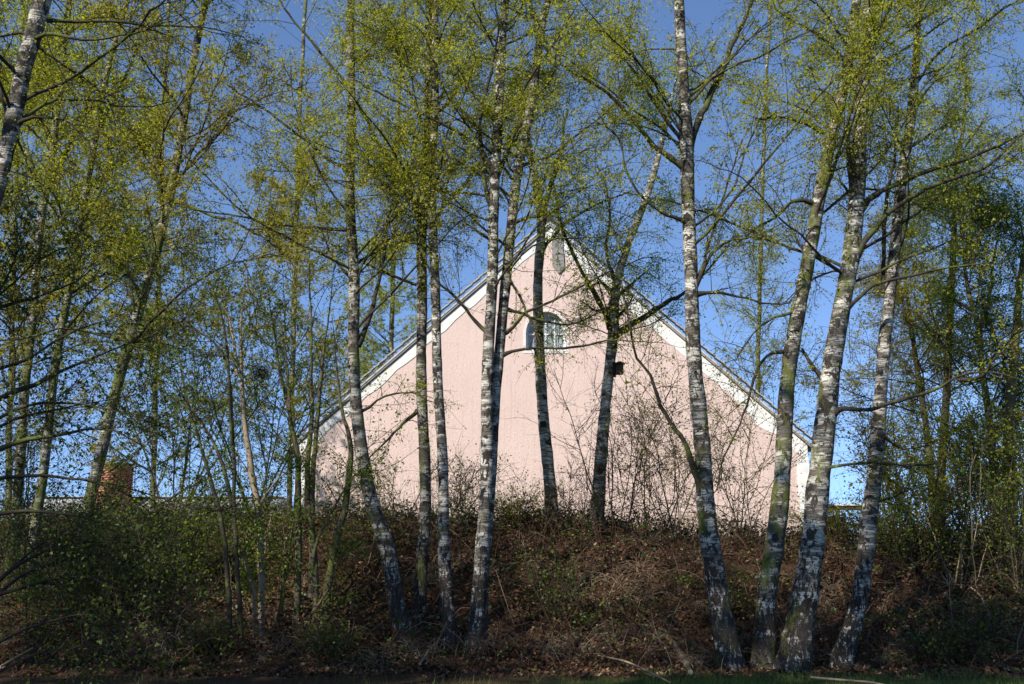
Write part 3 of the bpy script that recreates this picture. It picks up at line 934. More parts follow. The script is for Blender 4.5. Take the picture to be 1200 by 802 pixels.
rJ, pathJ = tree('birch on the crest carrying a bird box and a bushy green clump at its fork', [(785, 130, 5), (770, 190, 9), (752, 245, 10), (735, 290, 11), (722, 340, 13), (718, 390, 16), (713, 440, 15), (708, 500, 17), (702, 560, 19), (697, 625, 23)], 19.0, 'birch_crest_lit', 11.5,
     [([(716, 395, 10), (735, 385, 10), (770, 366, 9), (795, 350, 7), (815, 335, 5), (850, 300, 4)], -.2),
      ([(716, 385, 7), (697, 347, 7), (680, 318, 6), (662, 278, 6), (652, 245, 5), (646, 200, 4)], -.6),
      ([(722, 330, 5), (712, 290, 5), (715, 240, 4), (700, 190, 3)], .3),
      ([(722, 345, 5), (705, 330, 4), (690, 340, 3)], -.2), ([(719, 360, 5), (700, 365, 4), (680, 352, 3)], -.3),
      ([(720, 350, 5), (740, 335, 4), (758, 318, 3)], -.3), ([(719, 375, 5), (735, 362, 4), (745, 345, 3)], -.4)],
     (4.3, 12, 1.5), dict(n2=9, n3=5, nl=9, leaf=.040, tw=1.1, zpow=2.2), 'leaf_fresh')
tree('tall birch in front of the right half of the pink wall with forked dark limbs', [(796, -30, 14), (797, 30, 15), (799, 90, 16), (804, 150, 20), (806, 200, 20), (807, 270, 19), (810, 340, 20), (813, 400, 21), (817, 460, 22), (822, 520, 23), (827, 590, 26), (835, 650, 29), (845, 720, 32), (858, 795, 38)], 14.1, 'birch_c', 15,
     [([(802, 196, 7), (777, 178, 7), (757, 155, 6.5), (737, 131, 6), (720, 114, 5.5), (676, 88, 5), (649, 64, 4.5), (636, 44, 4), (629, 15, 3)], -.6),
      ([(800, 165, 5), (777, 131, 5), (750, 91, 4.5), (723, 57, 4), (703, 34, 3)], -.5),
      ([(808, 262, 5), (790, 256, 5), (774, 249, 4.5), (753, 232, 4), (733, 199, 4), (720, 162, 3), (693, 138, 2.5)], -.5),
      ([(824, 582, 10), (812, 540, 8), (800, 509, 7.5), (780, 472, 7), (767, 438, 6), (753, 415, 5), (747, 380, 4.5), (738, 345, 3)], -.6),
      ([(814, 346, 6), (830, 343, 5.5), (844, 341, 5), (867, 347, 4.5), (894, 352, 4), (930, 352, 3)], -.4),
      ([(814, 338, 5), (830, 304, 5), (850, 283, 4.5), (881, 272, 4), (910, 280, 3)], -.4),
      ([(807, 195, 10), (818, 150, 9.5), (835, 105, 9), (854, 57, 8), (873, 10, 7), (888, -35, 6)], .4),
      ([(816, 330, 4), (835, 280, 4), (855, 220, 3.5), (872, 165, 3)], .5)],
     (5.6, 22, 2.6), nspec, branch_bark='bark_dark')
tree('mossy birch, left one of the close pair right of the pink wall', [(1010, -30, 12), (1000, 30, 13), (990, 90, 15), (977, 150, 17), (965, 210, 18), (953, 270, 19), (940, 340, 20), (930, 400, 21), (922, 460, 22), (918, 520, 23), (915, 580, 25), (908, 640, 27), (899, 700, 29), (893, 790, 33)], 14.2, 'birch_b', 14.5,
     [([(966, 156, 5), (945, 143, 5), (914, 135, 4), (885, 140, 3)], -.4),
      ([(952, 238, 5), (931, 236, 5), (904, 256, 4.5), (881, 268, 4), (855, 290, 2.5)], -.4),
      ([(926, 412, 4.5), (901, 418, 4), (885, 450, 4), (870, 495, 3.5), (850, 535, 3), (843, 572, 2.5)], -.5),
      ([(935, 365, 4), (905, 372, 4), (880, 390, 3), (860, 420, 2.5)], -.3)],
     (5.4, 18, 2.4), nspec)
tree('thickest birch with a broad rough foot, right one of the close pair beside the house', [(1020, -30, 15), (1016, 30, 16), (1011, 90, 18), (1008, 150, 20), (1006, 210, 23), (999, 280, 24), (990, 340, 25), (980, 400, 26), (971, 460, 28), (964, 520, 31), (958, 580, 32), (953, 640, 34), (943, 700, 38), (927, 790, 46)], 14.0, 'birch_c', 15.5,
     [([(1008, 245, 8), (1015, 234, 8), (1042, 219, 7.5), (1079, 202, 7), (1116, 192, 6.5), (1157, 175, 6), (1200, 156, 5), (1240, 130, 4)], -.6),
      ([(1001, 305, 8), (1026, 266, 8), (1056, 239, 7), (1090, 220, 6.5), (1127, 205, 6), (1157, 192, 5.5), (1180, 172, 5), (1215, 145, 4)], -.8),
      ([(970, 492, 9), (978, 484, 8), (989, 479, 7), (1022, 479, 6), (1056, 472, 6), (1090, 460, 5.5), (1123, 445, 5), (1154, 438, 4), (1200, 448, 3)], -.8),
      ([(1123, 445, 4), (1145, 438, 4), (1165, 415, 3.5), (1200, 385, 3)], -.8),
      ([(992, 362, 6), (1002, 354, 6), (1022, 337, 5.5), (1056, 327, 5), (1086, 319, 4.5), (1123, 312, 4), (1157, 307, 3)], -.6),
      ([(1009, 95, 5), (978, 61, 5), (951, 40, 4), (924, 27, 3.5), (900, 12, 3)], -.3),
      ([(1008, 140, 5), (1019, 118, 5), (1042, 100, 4), (1069, 92, 4), (1100, 80, 3)], -.4),
      ([(975, 455, 8), (958, 440, 7), (945, 425, 6), (935, 410, 4)], .3),
      ([(1003, 240, 8), (994, 200, 8), (990, 150, 7), (996, 110, 5)], -.25),
      ([(965, 552, 5), (985, 548, 4), (1020, 545, 4), (1060, 548, 3.5), (1095, 545, 3)], -.6)],
     (5.6, 20, 2.6), nspec)
tree('white stemmed birch with a black foot curving left, right of the close pair', [(1080, -30, 8), (1076, 30, 9), (1072, 80, 11), (1067, 140, 14), (1059, 200, 15), (1052, 260, 15), (1045, 320, 16), (1039, 380, 17), (1034, 440, 18), (1029, 500, 20), (1024, 560, 22), (1018, 620, 23), (1011, 680, 23), (1000, 730, 25), (978, 790, 32)], 14.3, 'birch_a', 14.5,
     [([(1066, 172, 4), (1086, 158, 4), (1110, 148, 3.5), (1125, 135, 3)], .3),
      ([(1070, 100, 4), (1100, 65, 4), (1127, 44, 4), (1150, 30, 4), (1170, 13, 3.5), (1205, -8, 3)], -.4),
      ([(1040, 370, 5), (1036, 300, 6), (1040, 240, 6), (1048, 180, 5), (1052, 120, 4)], .3),
      ([(1030, 505, 3), (1055, 525, 3), (1085, 520, 3)], -.3), ([(1022, 590, 3), (1045, 585, 3), (1075, 570, 2)], -.3)],
     (5.6, 16, 2.2), nspec)
tree('slender dark stemmed tree far right, the straightest one behind the birches', [(1128, 150, 5), (1121, 200, 6), (1118, 270, 8), (1115, 330, 9), (1112, 400, 10), (1108, 480, 11), (1103, 560, 13), (1100, 640, 15)], 20, 'bark_brown', 12,
     [([(1112, 430, 4), (1095, 380, 4), (1080, 320, 3)], .3)], (3.2, 16, 2.0), dict(tri=1, n2=8, n3=6, nl=12, leaf=.034, tw=1.2), 'leaf_birch', name='slender_tree', cat='tree', group='trees at the right edge')
tree('forked pale green stemmed tree near the right edge, its fork against the sky', [(1128, 290, 3), (1135, 340, 6), (1146, 380, 8), (1150, 430, 9), (1158, 480, 10), (1165, 550, 12), (1168, 640, 14)], 19, 'birch_far', 9.5,
     [([(1146, 385, 5), (1160, 350, 5), (1163, 310, 4), (1170, 260, 3)], .2), ([(1142, 365, 4), (1125, 355, 4), (1110, 340, 3)], .2)], (2.8, 20, 2.0), dict(tri=1, n2=9, n3=6, nl=18, leaf=.034, tw=1.2), 'leaf_green', name='forked_tree', cat='tree', group='trees at the right edge')
tree('dark ivy brown trunk standing hard against the right edge', [(1205, 260, 6), (1195, 340, 9), (1188, 420, 12), (1183, 500, 15), (1182, 570, 18), (1184, 640, 20)], 18.5, 'bark_brown', 11,
     [([(1186, 450, 5), (1165, 400, 4), (1150, 350, 3)], .3)], (2.2, 16, 1.9), dict(tri=1, n2=8, n3=6, nl=10, leaf=.034, tw=1.2), 'leaf_green', name='ivy_trunk_tree', cat='tree', group='trees at the right edge')
tree('thin leaning tree behind the white stemmed birch at the right', [(1060, 330, 4), (1068, 380, 6), (1076, 440, 8), (1085, 500, 9), (1092, 560, 10), (1096, 640, 12)], 21, 'bark_brown', 9,
     [], (2.6, 18, 2.0), dict(tri=1, n2=9, n3=6, nl=18, leaf=.034, tw=1.2), 'leaf_olive', name='leaning_tree', cat='tree', group='trees at the right edge')
print('tris after birches', tri_count[0])

# background trees behind: mostly crowns over the plateau
for (px, Y, zt, w, lab, leaf) in [
    (340, 36, 17, 8, 'thin pale tree far behind, seen left of the pink gable', 'leaf_olive'),
    (455, 47, 20, 8, 'pale thin stemmed tree behind, rising over the left roof slope', 'leaf_birch'),
    (885, 47, 18, 7, 'bare looking thin tree behind, right of the gable top', 'leaf_birch'),
    (10, 24, 15, 9, 'dark green tree behind at the left edge of the picture', 'leaf_olive'),
    (180, 34, 17, 8, 'olive tree behind the outbuilding chimney', 'leaf_olive')]:
    tree(lab, [(px + 22, -60, w * .6), (px + 12, 120, w * .7), (px + 5, 350, w * .9), (px, 560, w), (px - 2, 640, w)], Y, 'birch_far', zt, [], (3.5, 26, 3.2),
         dict(tri=1, n2=7, n3=5, nl=(8 if px == 885 else 34), leaf=.05, tw=1.5), leaf, name='background_tree', cat='tree', group='trees on the level ground behind', sep_limbs=False, sides=7)
print('tris after background', tri_count[0])


# ------------------------------------------------------------------ shrubs
def shrub(label, px, Y, h, nst, spread, spec, leaf, bark, name='shrub', cat='shrub', group='shrubs on the bank', stems=(), lean=(0, 0), w=.012, base=None, K=12):
    if base is None:
        x0 = at(px, 620, Y)[0]
    else: x0 = base
    b = np.array([x0, Y, float(ground(x0, Y))])
    root = empty(name, b, label, cat, group)
    limbs = []
    for sp_, yo in stems:
        path = px_path(sp_[::-1], Y, Y + yo, .12)
        n = len(path)
        jit = np.cumsum(rng.normal(0, .006, (n, 3)), axis=0)
        P = path[:, :3] + jit
        add_np('stem', tubes(P, path[:, 3] * .85 * np.interp(np.arange(n), [0, n * .5, n - 1], [1, .9, .2]), 7, wob=.05), M[bark], root, b, None, True)
        ii = np.linspace(int(n * .3), n - 1, K)
        limbs.append(np.stack([np.interp(ii, np.arange(n), P[:, k]) for k in range(3)], 1))
    if nst:
        st = np.tile(b, (nst, 1)) + rng.normal(0, .10, (nst, 3)) * [1, 1, 0] - [0, 0, .1]
        az = rng.uniform(0, 2 * math.pi, nst); sprd = rng.uniform(.1, spread, nst)
        d = np.stack([np.cos(az) * sprd + lean[0], np.sin(az) * sprd + lean[1], np.ones(nst)], 1)
        ln = h * rng.uniform(.6, 1.1, nst)
        P = grow(st, d, ln, K, .09, spec.get('g0', .0))
        r = (w * rng.uniform(.6, 1.2, nst))[:, None] * np.linspace(1, .3, K)[None]
        for k in range(nst):
            add_np('stem', tubes(P[k], r[k], 5), M[bark], root, b, None, True)
        limbs += list(P)
    crown_fill(root, b, np.array(limbs), None, spec, M[leaf], M['bark_twig'])
    return root


sspec = dict(n2=8, n3=5, nl=6, leaf=.042, tw=1.0, g2=.0, g3=.0)
shrub('pale barked hazel clump with cut stems left of the dark multi stemmed shrub', 303, 15.0, 3, 0, .3, dict(n2=8, n3=7, nl=9, leaf=.04, g2=0, g3=.05), 'leaf_green', 'bark_hazel', base=at(303, 755, 15)[0],
      stems=[([(283, 320, 4), (277, 360, 6), (277, 430, 8), (280, 500, 9), (290, 560, 10), (300, 620, 10), (302, 690, 10), (306, 765, 12)], 0),
             ([(325, 590, 4), (312, 640, 5), (308, 700, 6), (308, 765, 7)], .1),
             ([(284, 640, 5), (292, 665, 6), (298, 700, 7), (300, 765, 8)], -.1),
             ([(294, 615, 4), (288, 655, 4), (296, 690, 4)], -.15),
             ([(345, 545, 3), (325, 560, 3), (305, 590, 4), (300, 620, 4)], -.1),
             ([(245, 300, 2), (262, 350, 3), (274, 400, 4), (278, 440, 5)], .3)])
shrub('dark multi stemmed shrub at the left foot of the pink gable wall', 360, 15.3, 3, 0, .3, dict(n2=9, n3=8, nl=9, leaf=.040, g2=0, g3=.05), 'leaf_green', 'bark_brown', base=at(360, 750, 15.3)[0],
      stems=[([(330, 320, 3), (333, 380, 5), (338, 440, 6), (342, 500, 8), (352, 540, 9), (352, 610, 11), (350, 680, 11), (346, 760, 12)], 0),
             ([(362, 280, 3), (362, 350, 5), (362, 420, 6), (362, 480, 7), (358, 540, 8), (362, 600, 9), (368, 680, 10), (370, 760, 11)], .2),
             ([(395, 300, 3), (388, 370, 5), (380, 430, 6), (372, 500, 7), (366, 560, 8), (366, 640, 9), (364, 700, 10)], .3),
             ([(388, 370, 4), (393, 430, 6), (398, 480, 8), (408, 520, 9), (404, 580, 10), (396, 620, 11), (385, 680, 11), (376, 760, 12)], -.1),
             ([(343, 600, 6), (338, 640, 7), (330, 700, 7), (322, 755, 8)], -.2),
             ([(310, 330, 3), (322, 400, 4), (330, 450, 5), (342, 500, 6)], .2),
             ([(450, 530, 3), (420, 555, 3), (395, 590, 4), (372, 640, 5), (366, 700, 6)], -.2),
             ([(400, 650, 3), (385, 690, 4), (360, 730, 5), (340, 765, 6)], -.3)])
shrub('thin stemmed shrub with curved dark stems right of the brick chimney', 262, 14.6, 3, 0, .3, dict(n2=8, n3=8, nl=9, leaf=.040, g2=0, g3=.05), 'leaf_green', 'bark_dark', base=at(270, 740, 14.6)[0],
      stems=[([(180, 400, 3), (200, 445, 4), (215, 470, 5), (236, 500, 5), (259, 540, 6), (275, 600, 7), (280, 680, 7), (282, 760, 8)], .1),
             ([(205, 360, 3), (212, 430, 4), (222, 480, 5), (235, 520, 5), (250, 570, 6), (262, 640, 7), (270, 760, 8)], -.1),
             ([(160, 300, 3), (190, 350, 3), (215, 380, 3), (245, 400, 4), (262, 430, 4), (270, 500, 5), (275, 600, 6)], .3),
             ([(230, 290, 3), (245, 330, 3), (262, 380, 4), (268, 450, 4), (272, 520, 5)], -.3)])
# big dark shrubs in shade close to the viewer, on the left
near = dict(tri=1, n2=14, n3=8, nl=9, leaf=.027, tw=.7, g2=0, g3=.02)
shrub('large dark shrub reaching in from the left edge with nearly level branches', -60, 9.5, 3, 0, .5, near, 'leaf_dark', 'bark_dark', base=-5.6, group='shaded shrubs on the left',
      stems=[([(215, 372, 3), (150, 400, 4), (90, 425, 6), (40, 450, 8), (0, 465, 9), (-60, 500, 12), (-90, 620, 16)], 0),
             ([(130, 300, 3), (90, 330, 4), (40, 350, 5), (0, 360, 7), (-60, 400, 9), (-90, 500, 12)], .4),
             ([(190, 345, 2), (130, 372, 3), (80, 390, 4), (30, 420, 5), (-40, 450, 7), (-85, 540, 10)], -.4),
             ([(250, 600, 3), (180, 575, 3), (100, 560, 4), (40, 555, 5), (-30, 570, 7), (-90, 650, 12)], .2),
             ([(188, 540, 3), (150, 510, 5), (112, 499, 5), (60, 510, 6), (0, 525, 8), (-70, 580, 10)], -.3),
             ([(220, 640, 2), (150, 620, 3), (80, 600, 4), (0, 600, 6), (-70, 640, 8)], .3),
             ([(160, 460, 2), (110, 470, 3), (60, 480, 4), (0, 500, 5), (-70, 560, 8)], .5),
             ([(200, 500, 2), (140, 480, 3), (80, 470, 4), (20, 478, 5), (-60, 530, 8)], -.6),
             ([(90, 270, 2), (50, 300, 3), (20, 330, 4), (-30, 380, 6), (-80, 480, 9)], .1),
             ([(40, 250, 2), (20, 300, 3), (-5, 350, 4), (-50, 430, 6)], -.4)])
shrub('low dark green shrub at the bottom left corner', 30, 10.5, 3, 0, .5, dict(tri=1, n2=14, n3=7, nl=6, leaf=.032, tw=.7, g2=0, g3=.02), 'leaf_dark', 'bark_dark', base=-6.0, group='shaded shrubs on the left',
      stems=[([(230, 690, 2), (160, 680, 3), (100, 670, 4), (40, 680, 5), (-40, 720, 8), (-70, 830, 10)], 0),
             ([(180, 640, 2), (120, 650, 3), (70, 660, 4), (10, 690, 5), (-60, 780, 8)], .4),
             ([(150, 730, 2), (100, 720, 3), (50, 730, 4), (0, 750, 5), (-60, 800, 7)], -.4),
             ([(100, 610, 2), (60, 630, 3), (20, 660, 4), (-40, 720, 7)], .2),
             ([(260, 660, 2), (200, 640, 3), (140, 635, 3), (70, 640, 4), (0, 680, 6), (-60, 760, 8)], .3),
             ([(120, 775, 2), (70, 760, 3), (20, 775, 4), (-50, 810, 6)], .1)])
lowspec = dict(n2=11, n3=7, nl=6, leaf=.045, g2=0, g3=.02)
for px, Y, h, n, spr, lab in [
    (60, 14.5, 2.1, 9, .5, 'dense green bush below the two left birches'),
    (140, 15.5, 1.5, 9, .6, 'dense green bush under the brick chimney'),
    (215, 16.0, 1.9, 8, .6, 'leafy green bush on the bank right of the brick chimney'),
    (10, 16.5, 3.0, 8, .4, 'tall green bush on the bank at the left edge')]:
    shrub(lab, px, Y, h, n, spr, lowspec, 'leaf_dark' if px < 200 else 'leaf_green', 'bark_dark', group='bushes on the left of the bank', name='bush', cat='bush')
for px, Y, h, n, spr, nl, leaf, lab in [
    (722, 18.6, 3.2, 7, .55, 2, 'leaf_olive', 'nearly bare shrub fanning up beside the bird box birch'),
    (765, 18.8, 2.8, 6, .5, 8, 'leaf_olive', 'small leafy olive shrub against the pink wall, right of the bird box'),
    (670, 18.9, 1.4, 5, .7, 2, 'leaf_olive', 'low bare shrub on the crest between the two crest birches'),
    (790, 18.5, 3.3, 7, .5, 8, 'leaf_olive', 'pale leafy shrub just left of the tall forked birch'),
    (870, 18.8, 3.6, 8, .45, 8, 'leaf_olive', 'leafy shrub on the crest between the tall forked birch and the mossy birch'),
    (540, 18.5, 1.5, 6, .6, 5, 'leaf_green', 'small shrub on the crest left of the upright black and white birch'),
    (598, 18.7, .9, 5, .7, 6, 'leaf_birch', 'little bright leaved shrub right of the upright black and white birch'),
    (462, 18.6, 1.6, 6, .6, 4, 'leaf_birch', 'thin shrub on the crest right of the birch with the bent foot')]:
    shrub(lab, px, Y, h, n, spr, dict(n2=8, n3=5, nl=nl, leaf=.036, g2=0, g3=0.0), leaf, 'bark_brown', group='shrubs on the crest of the bank', w=.014)
for px, Y, h, n, spr, leaf, lab in [
    (1065, 17.5, 1.5, 8, .8, 'leaf_green', 'bush on the bank directly right of the black footed birch'),
    (1125, 17.0, 2.6, 8, .6, 'leaf_green', 'spreading bush in front of the straight dark stemmed tree'),
    (1185, 16.5, 3.0, 9, .6, 'leaf_green', 'dense bush filling the right edge of the bank'),
    (1030, 18.5, 1.1, 6, .9, 'leaf_birch', 'low sunlit bush on the crest behind the black footed birch'),
    (975, 18.5, 1.0, 6, .9, 'leaf_birch', 'low sunlit bush on the crest below the flat roofed shelter')]:
    shrub(lab, px, Y, h, n, spr, dict(n2=9, n3=6, nl=4, leaf=.042, g2=0, g3=.02), leaf, 'bark_hazel' if px == 1125 else 'bark_brown', name='bush', cat='bush', group='bushes on the right of the bank', w=.014)
for px, Y, h, n, spr, leaf, nl, lab in [
    (1050, 23, 4.2, 6, .35, 'leaf_olive', 4, 'thin twiggy bush behind the black footed birch, against the sky'),
    (1130, 22, 4.8, 7, .35, 'leaf_birch', 5, 'tall twiggy bush between the straight dark tree and the forked tree'),
    (1195, 22.5, 4.8, 7, .35, 'leaf_olive', 5, 'tall twiggy bush behind the trunk on the right edge'),
    (1085, 18.2, 2.6, 8, .5, 'leaf_olive', 9, 'olive leaved bush at the foot of the thin leaning tree'),
    (1160, 18.4, 3.0, 8, .5, 'leaf_birch', 10, 'sunlit yellow green bush at the foot of the forked tree'),
    (205, 19.5, 5.6, 9, .4, 'leaf_green', 6, 'tall twiggy bush left of the curved dark stems, against the sky'),
    (300, 20, 5.0, 8, .4, 'leaf_green', 6, 'tall twiggy bush behind the hazel clump, against the sky')]:
    shrub(lab, px, Y, h, n, spr, dict(tri=1, n2=12, n3=6, nl=nl, leaf=.045, g2=0, g3=.02, tw=1.15), leaf, 'bark_brown', name='tall_bush', cat='bush', group='twiggy bushes behind the crest', w=.022)
for px, py, Y, h, lab in [
    (655, 730, 15.4, 1.3, 'small dark sapling with green leaves in the middle of the bank'),
    (385, 775, 14.6, .45, 'low bright green plant at the foot of the dark multi stemmed shrub'),
    (1085, 770, 14.4, .6, 'leafy green bramble plant at the foot of the bank right of the black footed birch'),
    (1150, 755, 14.8, .6, 'dark leafy bramble plant low on the bank near the right edge'),
    (870, 700, 16.0, .7, 'small green plant behind the tall birch with the forked limbs'),
    (250, 780, 14.4, .45, 'low green plant at the foot of the bank left of the hazel clump')]:
    shrub(lab, px, Y, h, 5, .7, dict(n2=7, n3=5, nl=3, leaf=.05, g2=0, g3=.02, tl=.7), 'leaf_dark', 'bark_dark', name='bramble_plant' if h < 1 else 'sapling', cat='plant', group='small plants on the bank', w=.008, base=at(px, py, Y)[0])
print('tris after shrubs', tri_count[0])

# ------------------------------------------------------------------ bank cover
def scatter(n, x0, x1, y0, y1):
    return rng.uniform(x0, x1, n), rng.uniform(y0, y1, n)


def hum(x, y):
    """height of the tangle over the soil"""
    return np.clip(.17 + .7 * bumpf(x * 2.3 + 9, y * 2.1 + 2) + .3 * bumpf(x * 5 + 1, y * 5), .01, .65)


x, y = scatter(100000, -11, 11, 13.2, 21)
keep = rng.random(len(x)) < np.where(y < 13.6, .6, 1.0) * (.35 + .65 * smooth((bumpf(x * 2.6 + 5, y * 2.4) + .25) / .3)); x, y = x[keep], y[keep]
g = bumpf(x * 1.1 + 3, y * 1.1 + 5)
top = hum(x, y) * smooth((y - 13.8) / 1.2)
z = ground(x, y) + top * rng.random(len(x)) ** .6 + .01
C = np.stack([x, y, z], 1)
pale = rng.random(len(x)) < .12 + .22 * (g > .2)
o = link('leaf_litter', np_mesh('leaf_litter', *kites(C[~pale], .075, .6, up=.6), M['litter'])); tag(o, 'brown dead leaves and bracken covering the bank below the pink house', 'leaf litter', kind='stuff')
o = link('pale_leaf_litter', np_mesh('pale_leaf_litter', *kites(C[pale], .07, .5, up=.6), M['litter_pale'])); tag(o, 'pale dry dead leaves strewn over the brown bank', 'leaf litter', kind='stuff')
# ivy and green ground cover in drifts
x, y = scatter(130000, -11, 11, 13.8, 21.2)
crestness = np.exp(-((y - 19.3) / .9) ** 2) * np.where((x > -5) & (x < 2.0), 1, .45)
dr = smooth((bumpf(x * .9, y * 1.2 + 7) - .12) / .35)
left = smooth((-x - 3) / 3)
dens = np.clip(.16 + .8 * crestness + .7 * dr + .2 * left + .35 * smooth((x - 6) / 2), 0, 1)
keep = rng.random(len(x)) < dens * .75; x, y = x[keep], y[keep]
cr = np.exp(-((y - 19.3) / .7) ** 2)
z = ground(x, y) + (hum(x, y) + .05 + .08 * cr) * smooth((y - 14.0) / 1.0) * rng.random(len(x)) ** .4 + .015
C = np.stack([x, y, z], 1)
br_ = (rng.random(len(x)) < .35) & (bumpf(x * 1.9, y * 1.7) > -.1)
o = link('ivy', np_mesh('ivy', *kites(C[~br_], .055, .9, up=.5), M['ivy'])); tag(o, 'dark glossy ivy leaves trailing over the bank and its crest', 'ivy', kind='stuff')
o = link('bramble_leaves', np_mesh('bramble_leaves', *kites(C[br_], .05, .8, up=.4), M['leaf_green'])); tag(o, 'fresh green bramble leaves in patches on the bank', 'brambles', kind='stuff')
# arching dead stems
n = 7000
x, y = scatter(n, -10.5, 10.5, 14.0, 20.3)
st = np.stack([x, y, ground(x, y)], 1)
d = np.stack([rng.normal(0, .6, n), rng.normal(-.2, .5, n), rng.uniform(.5, 1.6, n)], 1)
P = grow(st, d, rng.uniform(.3, 1.4, n), 5, .16, .7)
R_ = rng.uniform(.002, .0065, n)[:, None] * np.linspace(1, .4, 5)[None]
pale = rng.random(n) < .12
V, q = tubes(P[~pale], R_[~pale], 3)
o = link('dead_stems', np_mesh('dead_stems', V, q, M['stem_dead'])); tag(o, 'tangle of thin reddish brown dead stems arching over the bank', 'dead stems', kind='stuff')
V, q = tubes(P[pale], R_[pale], 3)
o = link('pale_dead_stems', np_mesh('pale_dead_stems', V, q, M['stem_pale'])); tag(o, 'pale straw coloured dead stems scattered over the bank', 'dead stems', kind='stuff')
# upright thin dry stalks on the crest
n = 500
x, y = scatter(n, -6, 10, 17.0, 20.0)
st = np.stack([x, y, ground(x, y)], 1)
d = np.stack([rng.normal(0, .18, n), rng.normal(0, .18, n), np.ones(n)], 1)
P = grow(st, d, rng.uniform(.4, 1.3, n), 7, .07, .02)
V, q = tubes(P, rng.uniform(.002, .005, n)[:, None] * np.linspace(1, .4, 7)[None], 3)
o = link('dry_stalks', np_mesh('dry_stalks', V, q, M['stem_dead'])); tag(o, 'upright dry stalks along the top of the bank in front of the pink wall', 'dry stalks', kind='stuff')
# dry grass tufts and bracken clumps spread over the bank
nt_ = 230
tx, ty = scatter(nt_, -10, 10, 14.2, 19.6)
per = 26
bx_ = np.repeat(tx, per) + rng.normal(0, .07, nt_ * per); by_ = np.repeat(ty, per) + rng.normal(0, .07, nt_ * per)
st = np.stack([bx_, by_, ground(bx_, by_)], 1)
d = np.stack([rng.normal(0, .5, len(st)), rng.normal(-.15, .5, len(st)), np.full(len(st), .9)], 1)
P = grow(st, d, np.repeat(rng.uniform(.15, .6, nt_), per) * rng.uniform(.6, 1.2, len(st)), 4, .1, .9)
V, q = tubes(P, np.full((len(st), 4), 1) * [.004, .0035, .003, .001], 3)
o = link('dry_tufts', np_mesh('dry_tufts', V, q, M['stem_pale'])); tag(o, 'small tufts of pale dry grass drooping down the bank', 'dry grass', kind='stuff')
# grass at the foot
n = 26000
x = rng.uniform(-8, 9, n); y = rng.uniform(11.8, 14.2, n)
keep = rng.random(n) < np.where(x > 1.6, .9, .12) * (1 - smooth((y - 13.0) / .7)) * smooth((bumpf(x * 1.4, y * 2) + .35) / .4); x, y = x[keep], y[keep]
n = len(x)
b = np.stack([x, y, ground(x, y)], 1)
h = rng.uniform(.04, .13, n)[:, None]
a = rng.uniform(0, 6.28, n)
sd = np.stack([np.cos(a), np.sin(a), 0 * a], 1) * .004
tip = np.stack([rng.normal(0, .4, n), rng.normal(0, .4, n), np.ones(n)], 1) * h
V = np.stack([b - sd, b + sd, b + tip * .6 + sd * .6, b + tip], 1).reshape(-1, 3)
q = (np.arange(n)[:, None] * 4 + np.arange(4)[None])
o = link('grass', np_mesh('grass', V, q, M['grass'])); tag(o, 'short grass along the foot of the bank', 'grass', kind='stuff')


# ------------------------------------------------------------------ cut logs and fallen sticks
def stick(label, p, w, Y, Y2, mat, name='fallen_stick', cat='stick', group='fallen sticks on the bank', sides=8):
    ctl = []
    for (a, b_), ww in zip(p, w):
        yy = hit_y(a, b_, .05 if ww > 4 else .12)
        pt = at(a, b_, yy); ctl.append([*pt, ww / 2 / F * (pt[1] * cp + (pt[2] - EYE) * sp)])
    path = catmull(ctl, .06)
    b0 = path[0][:3].copy()
    V, q = tubes(path[:, :3], path[:, 3], sides, wob=.06)
    # end caps
    K = len(path)
    caps_v = np.array([path[0][:3], path[-1][:3]])
    tri = [[len(V), (k + 1) % sides, k, k] for k in range(sides)]
    root = link(name, np_mesh(name, V - b0, q, M[mat], True), None, b0)
    tag(root, label, cat, group)
    rr = path[-1][3]
    for e, s in ((0, 1), (-1, -1)):
        c = path[e][:3] - b0
        t = unit(path[min(1, K - 1)][:3] - path[0][:3]) if e == 0 else unit(path[-1][:3] - path[-2][:3])
        ref = np.array([0, 0, 1.0]); A = unit(np.cross(t, ref)); B = np.cross(t, A)
        ring = [c + path[e][3] * 1.03 * (math.cos(a) * A + math.sin(a) * B) + (-.002 * t if e == 0 else .002 * t) for a in np.arange(sides) * 2 * math.pi / sides]
        pyobj('cut_end', ring, [tuple(range(sides))], M['cut_wood'], root)
    return root


def hit_y(px, py, lift=.03):
    for Y in np.arange(11.5, 20, .04):
        p = at(px, py, Y)
        if p[2] <= ground(p[0], Y) + lift: return Y
    return 20.0


G = 'cut logs lying at the foot of the bank'
stick('short pale cut log tilted left, foremost of the heap at the foot of the bank', [(702, 740), (708, 750), (714, 760)], (7, 7, 7), 14.5, 14.3, 'log_bark', 'cut_log', 'log', G)
stick('long pale cut log slanting down right beside the tall forked birch', [(781, 741), (790, 757), (800, 770), (809, 788)], (9, 9, 8, 6), 14.7, 14.1, 'log_bark', 'cut_log', 'log', G)
stick('thin greenish log left of the short pale cut log', [(689, 744), (696, 756)], (6, 6), 14.5, 14.3, 'log_bark', 'cut_log', 'log', G)
stick('dark grey thin log, leftmost of the heap', [(672, 741), (680, 753), (688, 768)], (6, 6, 5), 14.6, 14.2, 'log_bark', 'cut_log', 'log', G)
stick('stubby pale log lying level in the middle of the heap', [(710, 744), (722, 747)], (9, 9), 14.7, 14.6, 'log_bark', 'cut_log', 'log', G)
stick('pale log lying level behind the long slanting one', [(766, 748), (782, 745)], (10, 9), 14.8, 14.7, 'log_bark', 'cut_log', 'log', G)
stick('mossy log lying level right of the long slanting one', [(800, 752), (814, 756)], (8, 8), 14.7, 14.6, 'log_bark', 'cut_log', 'log', G)
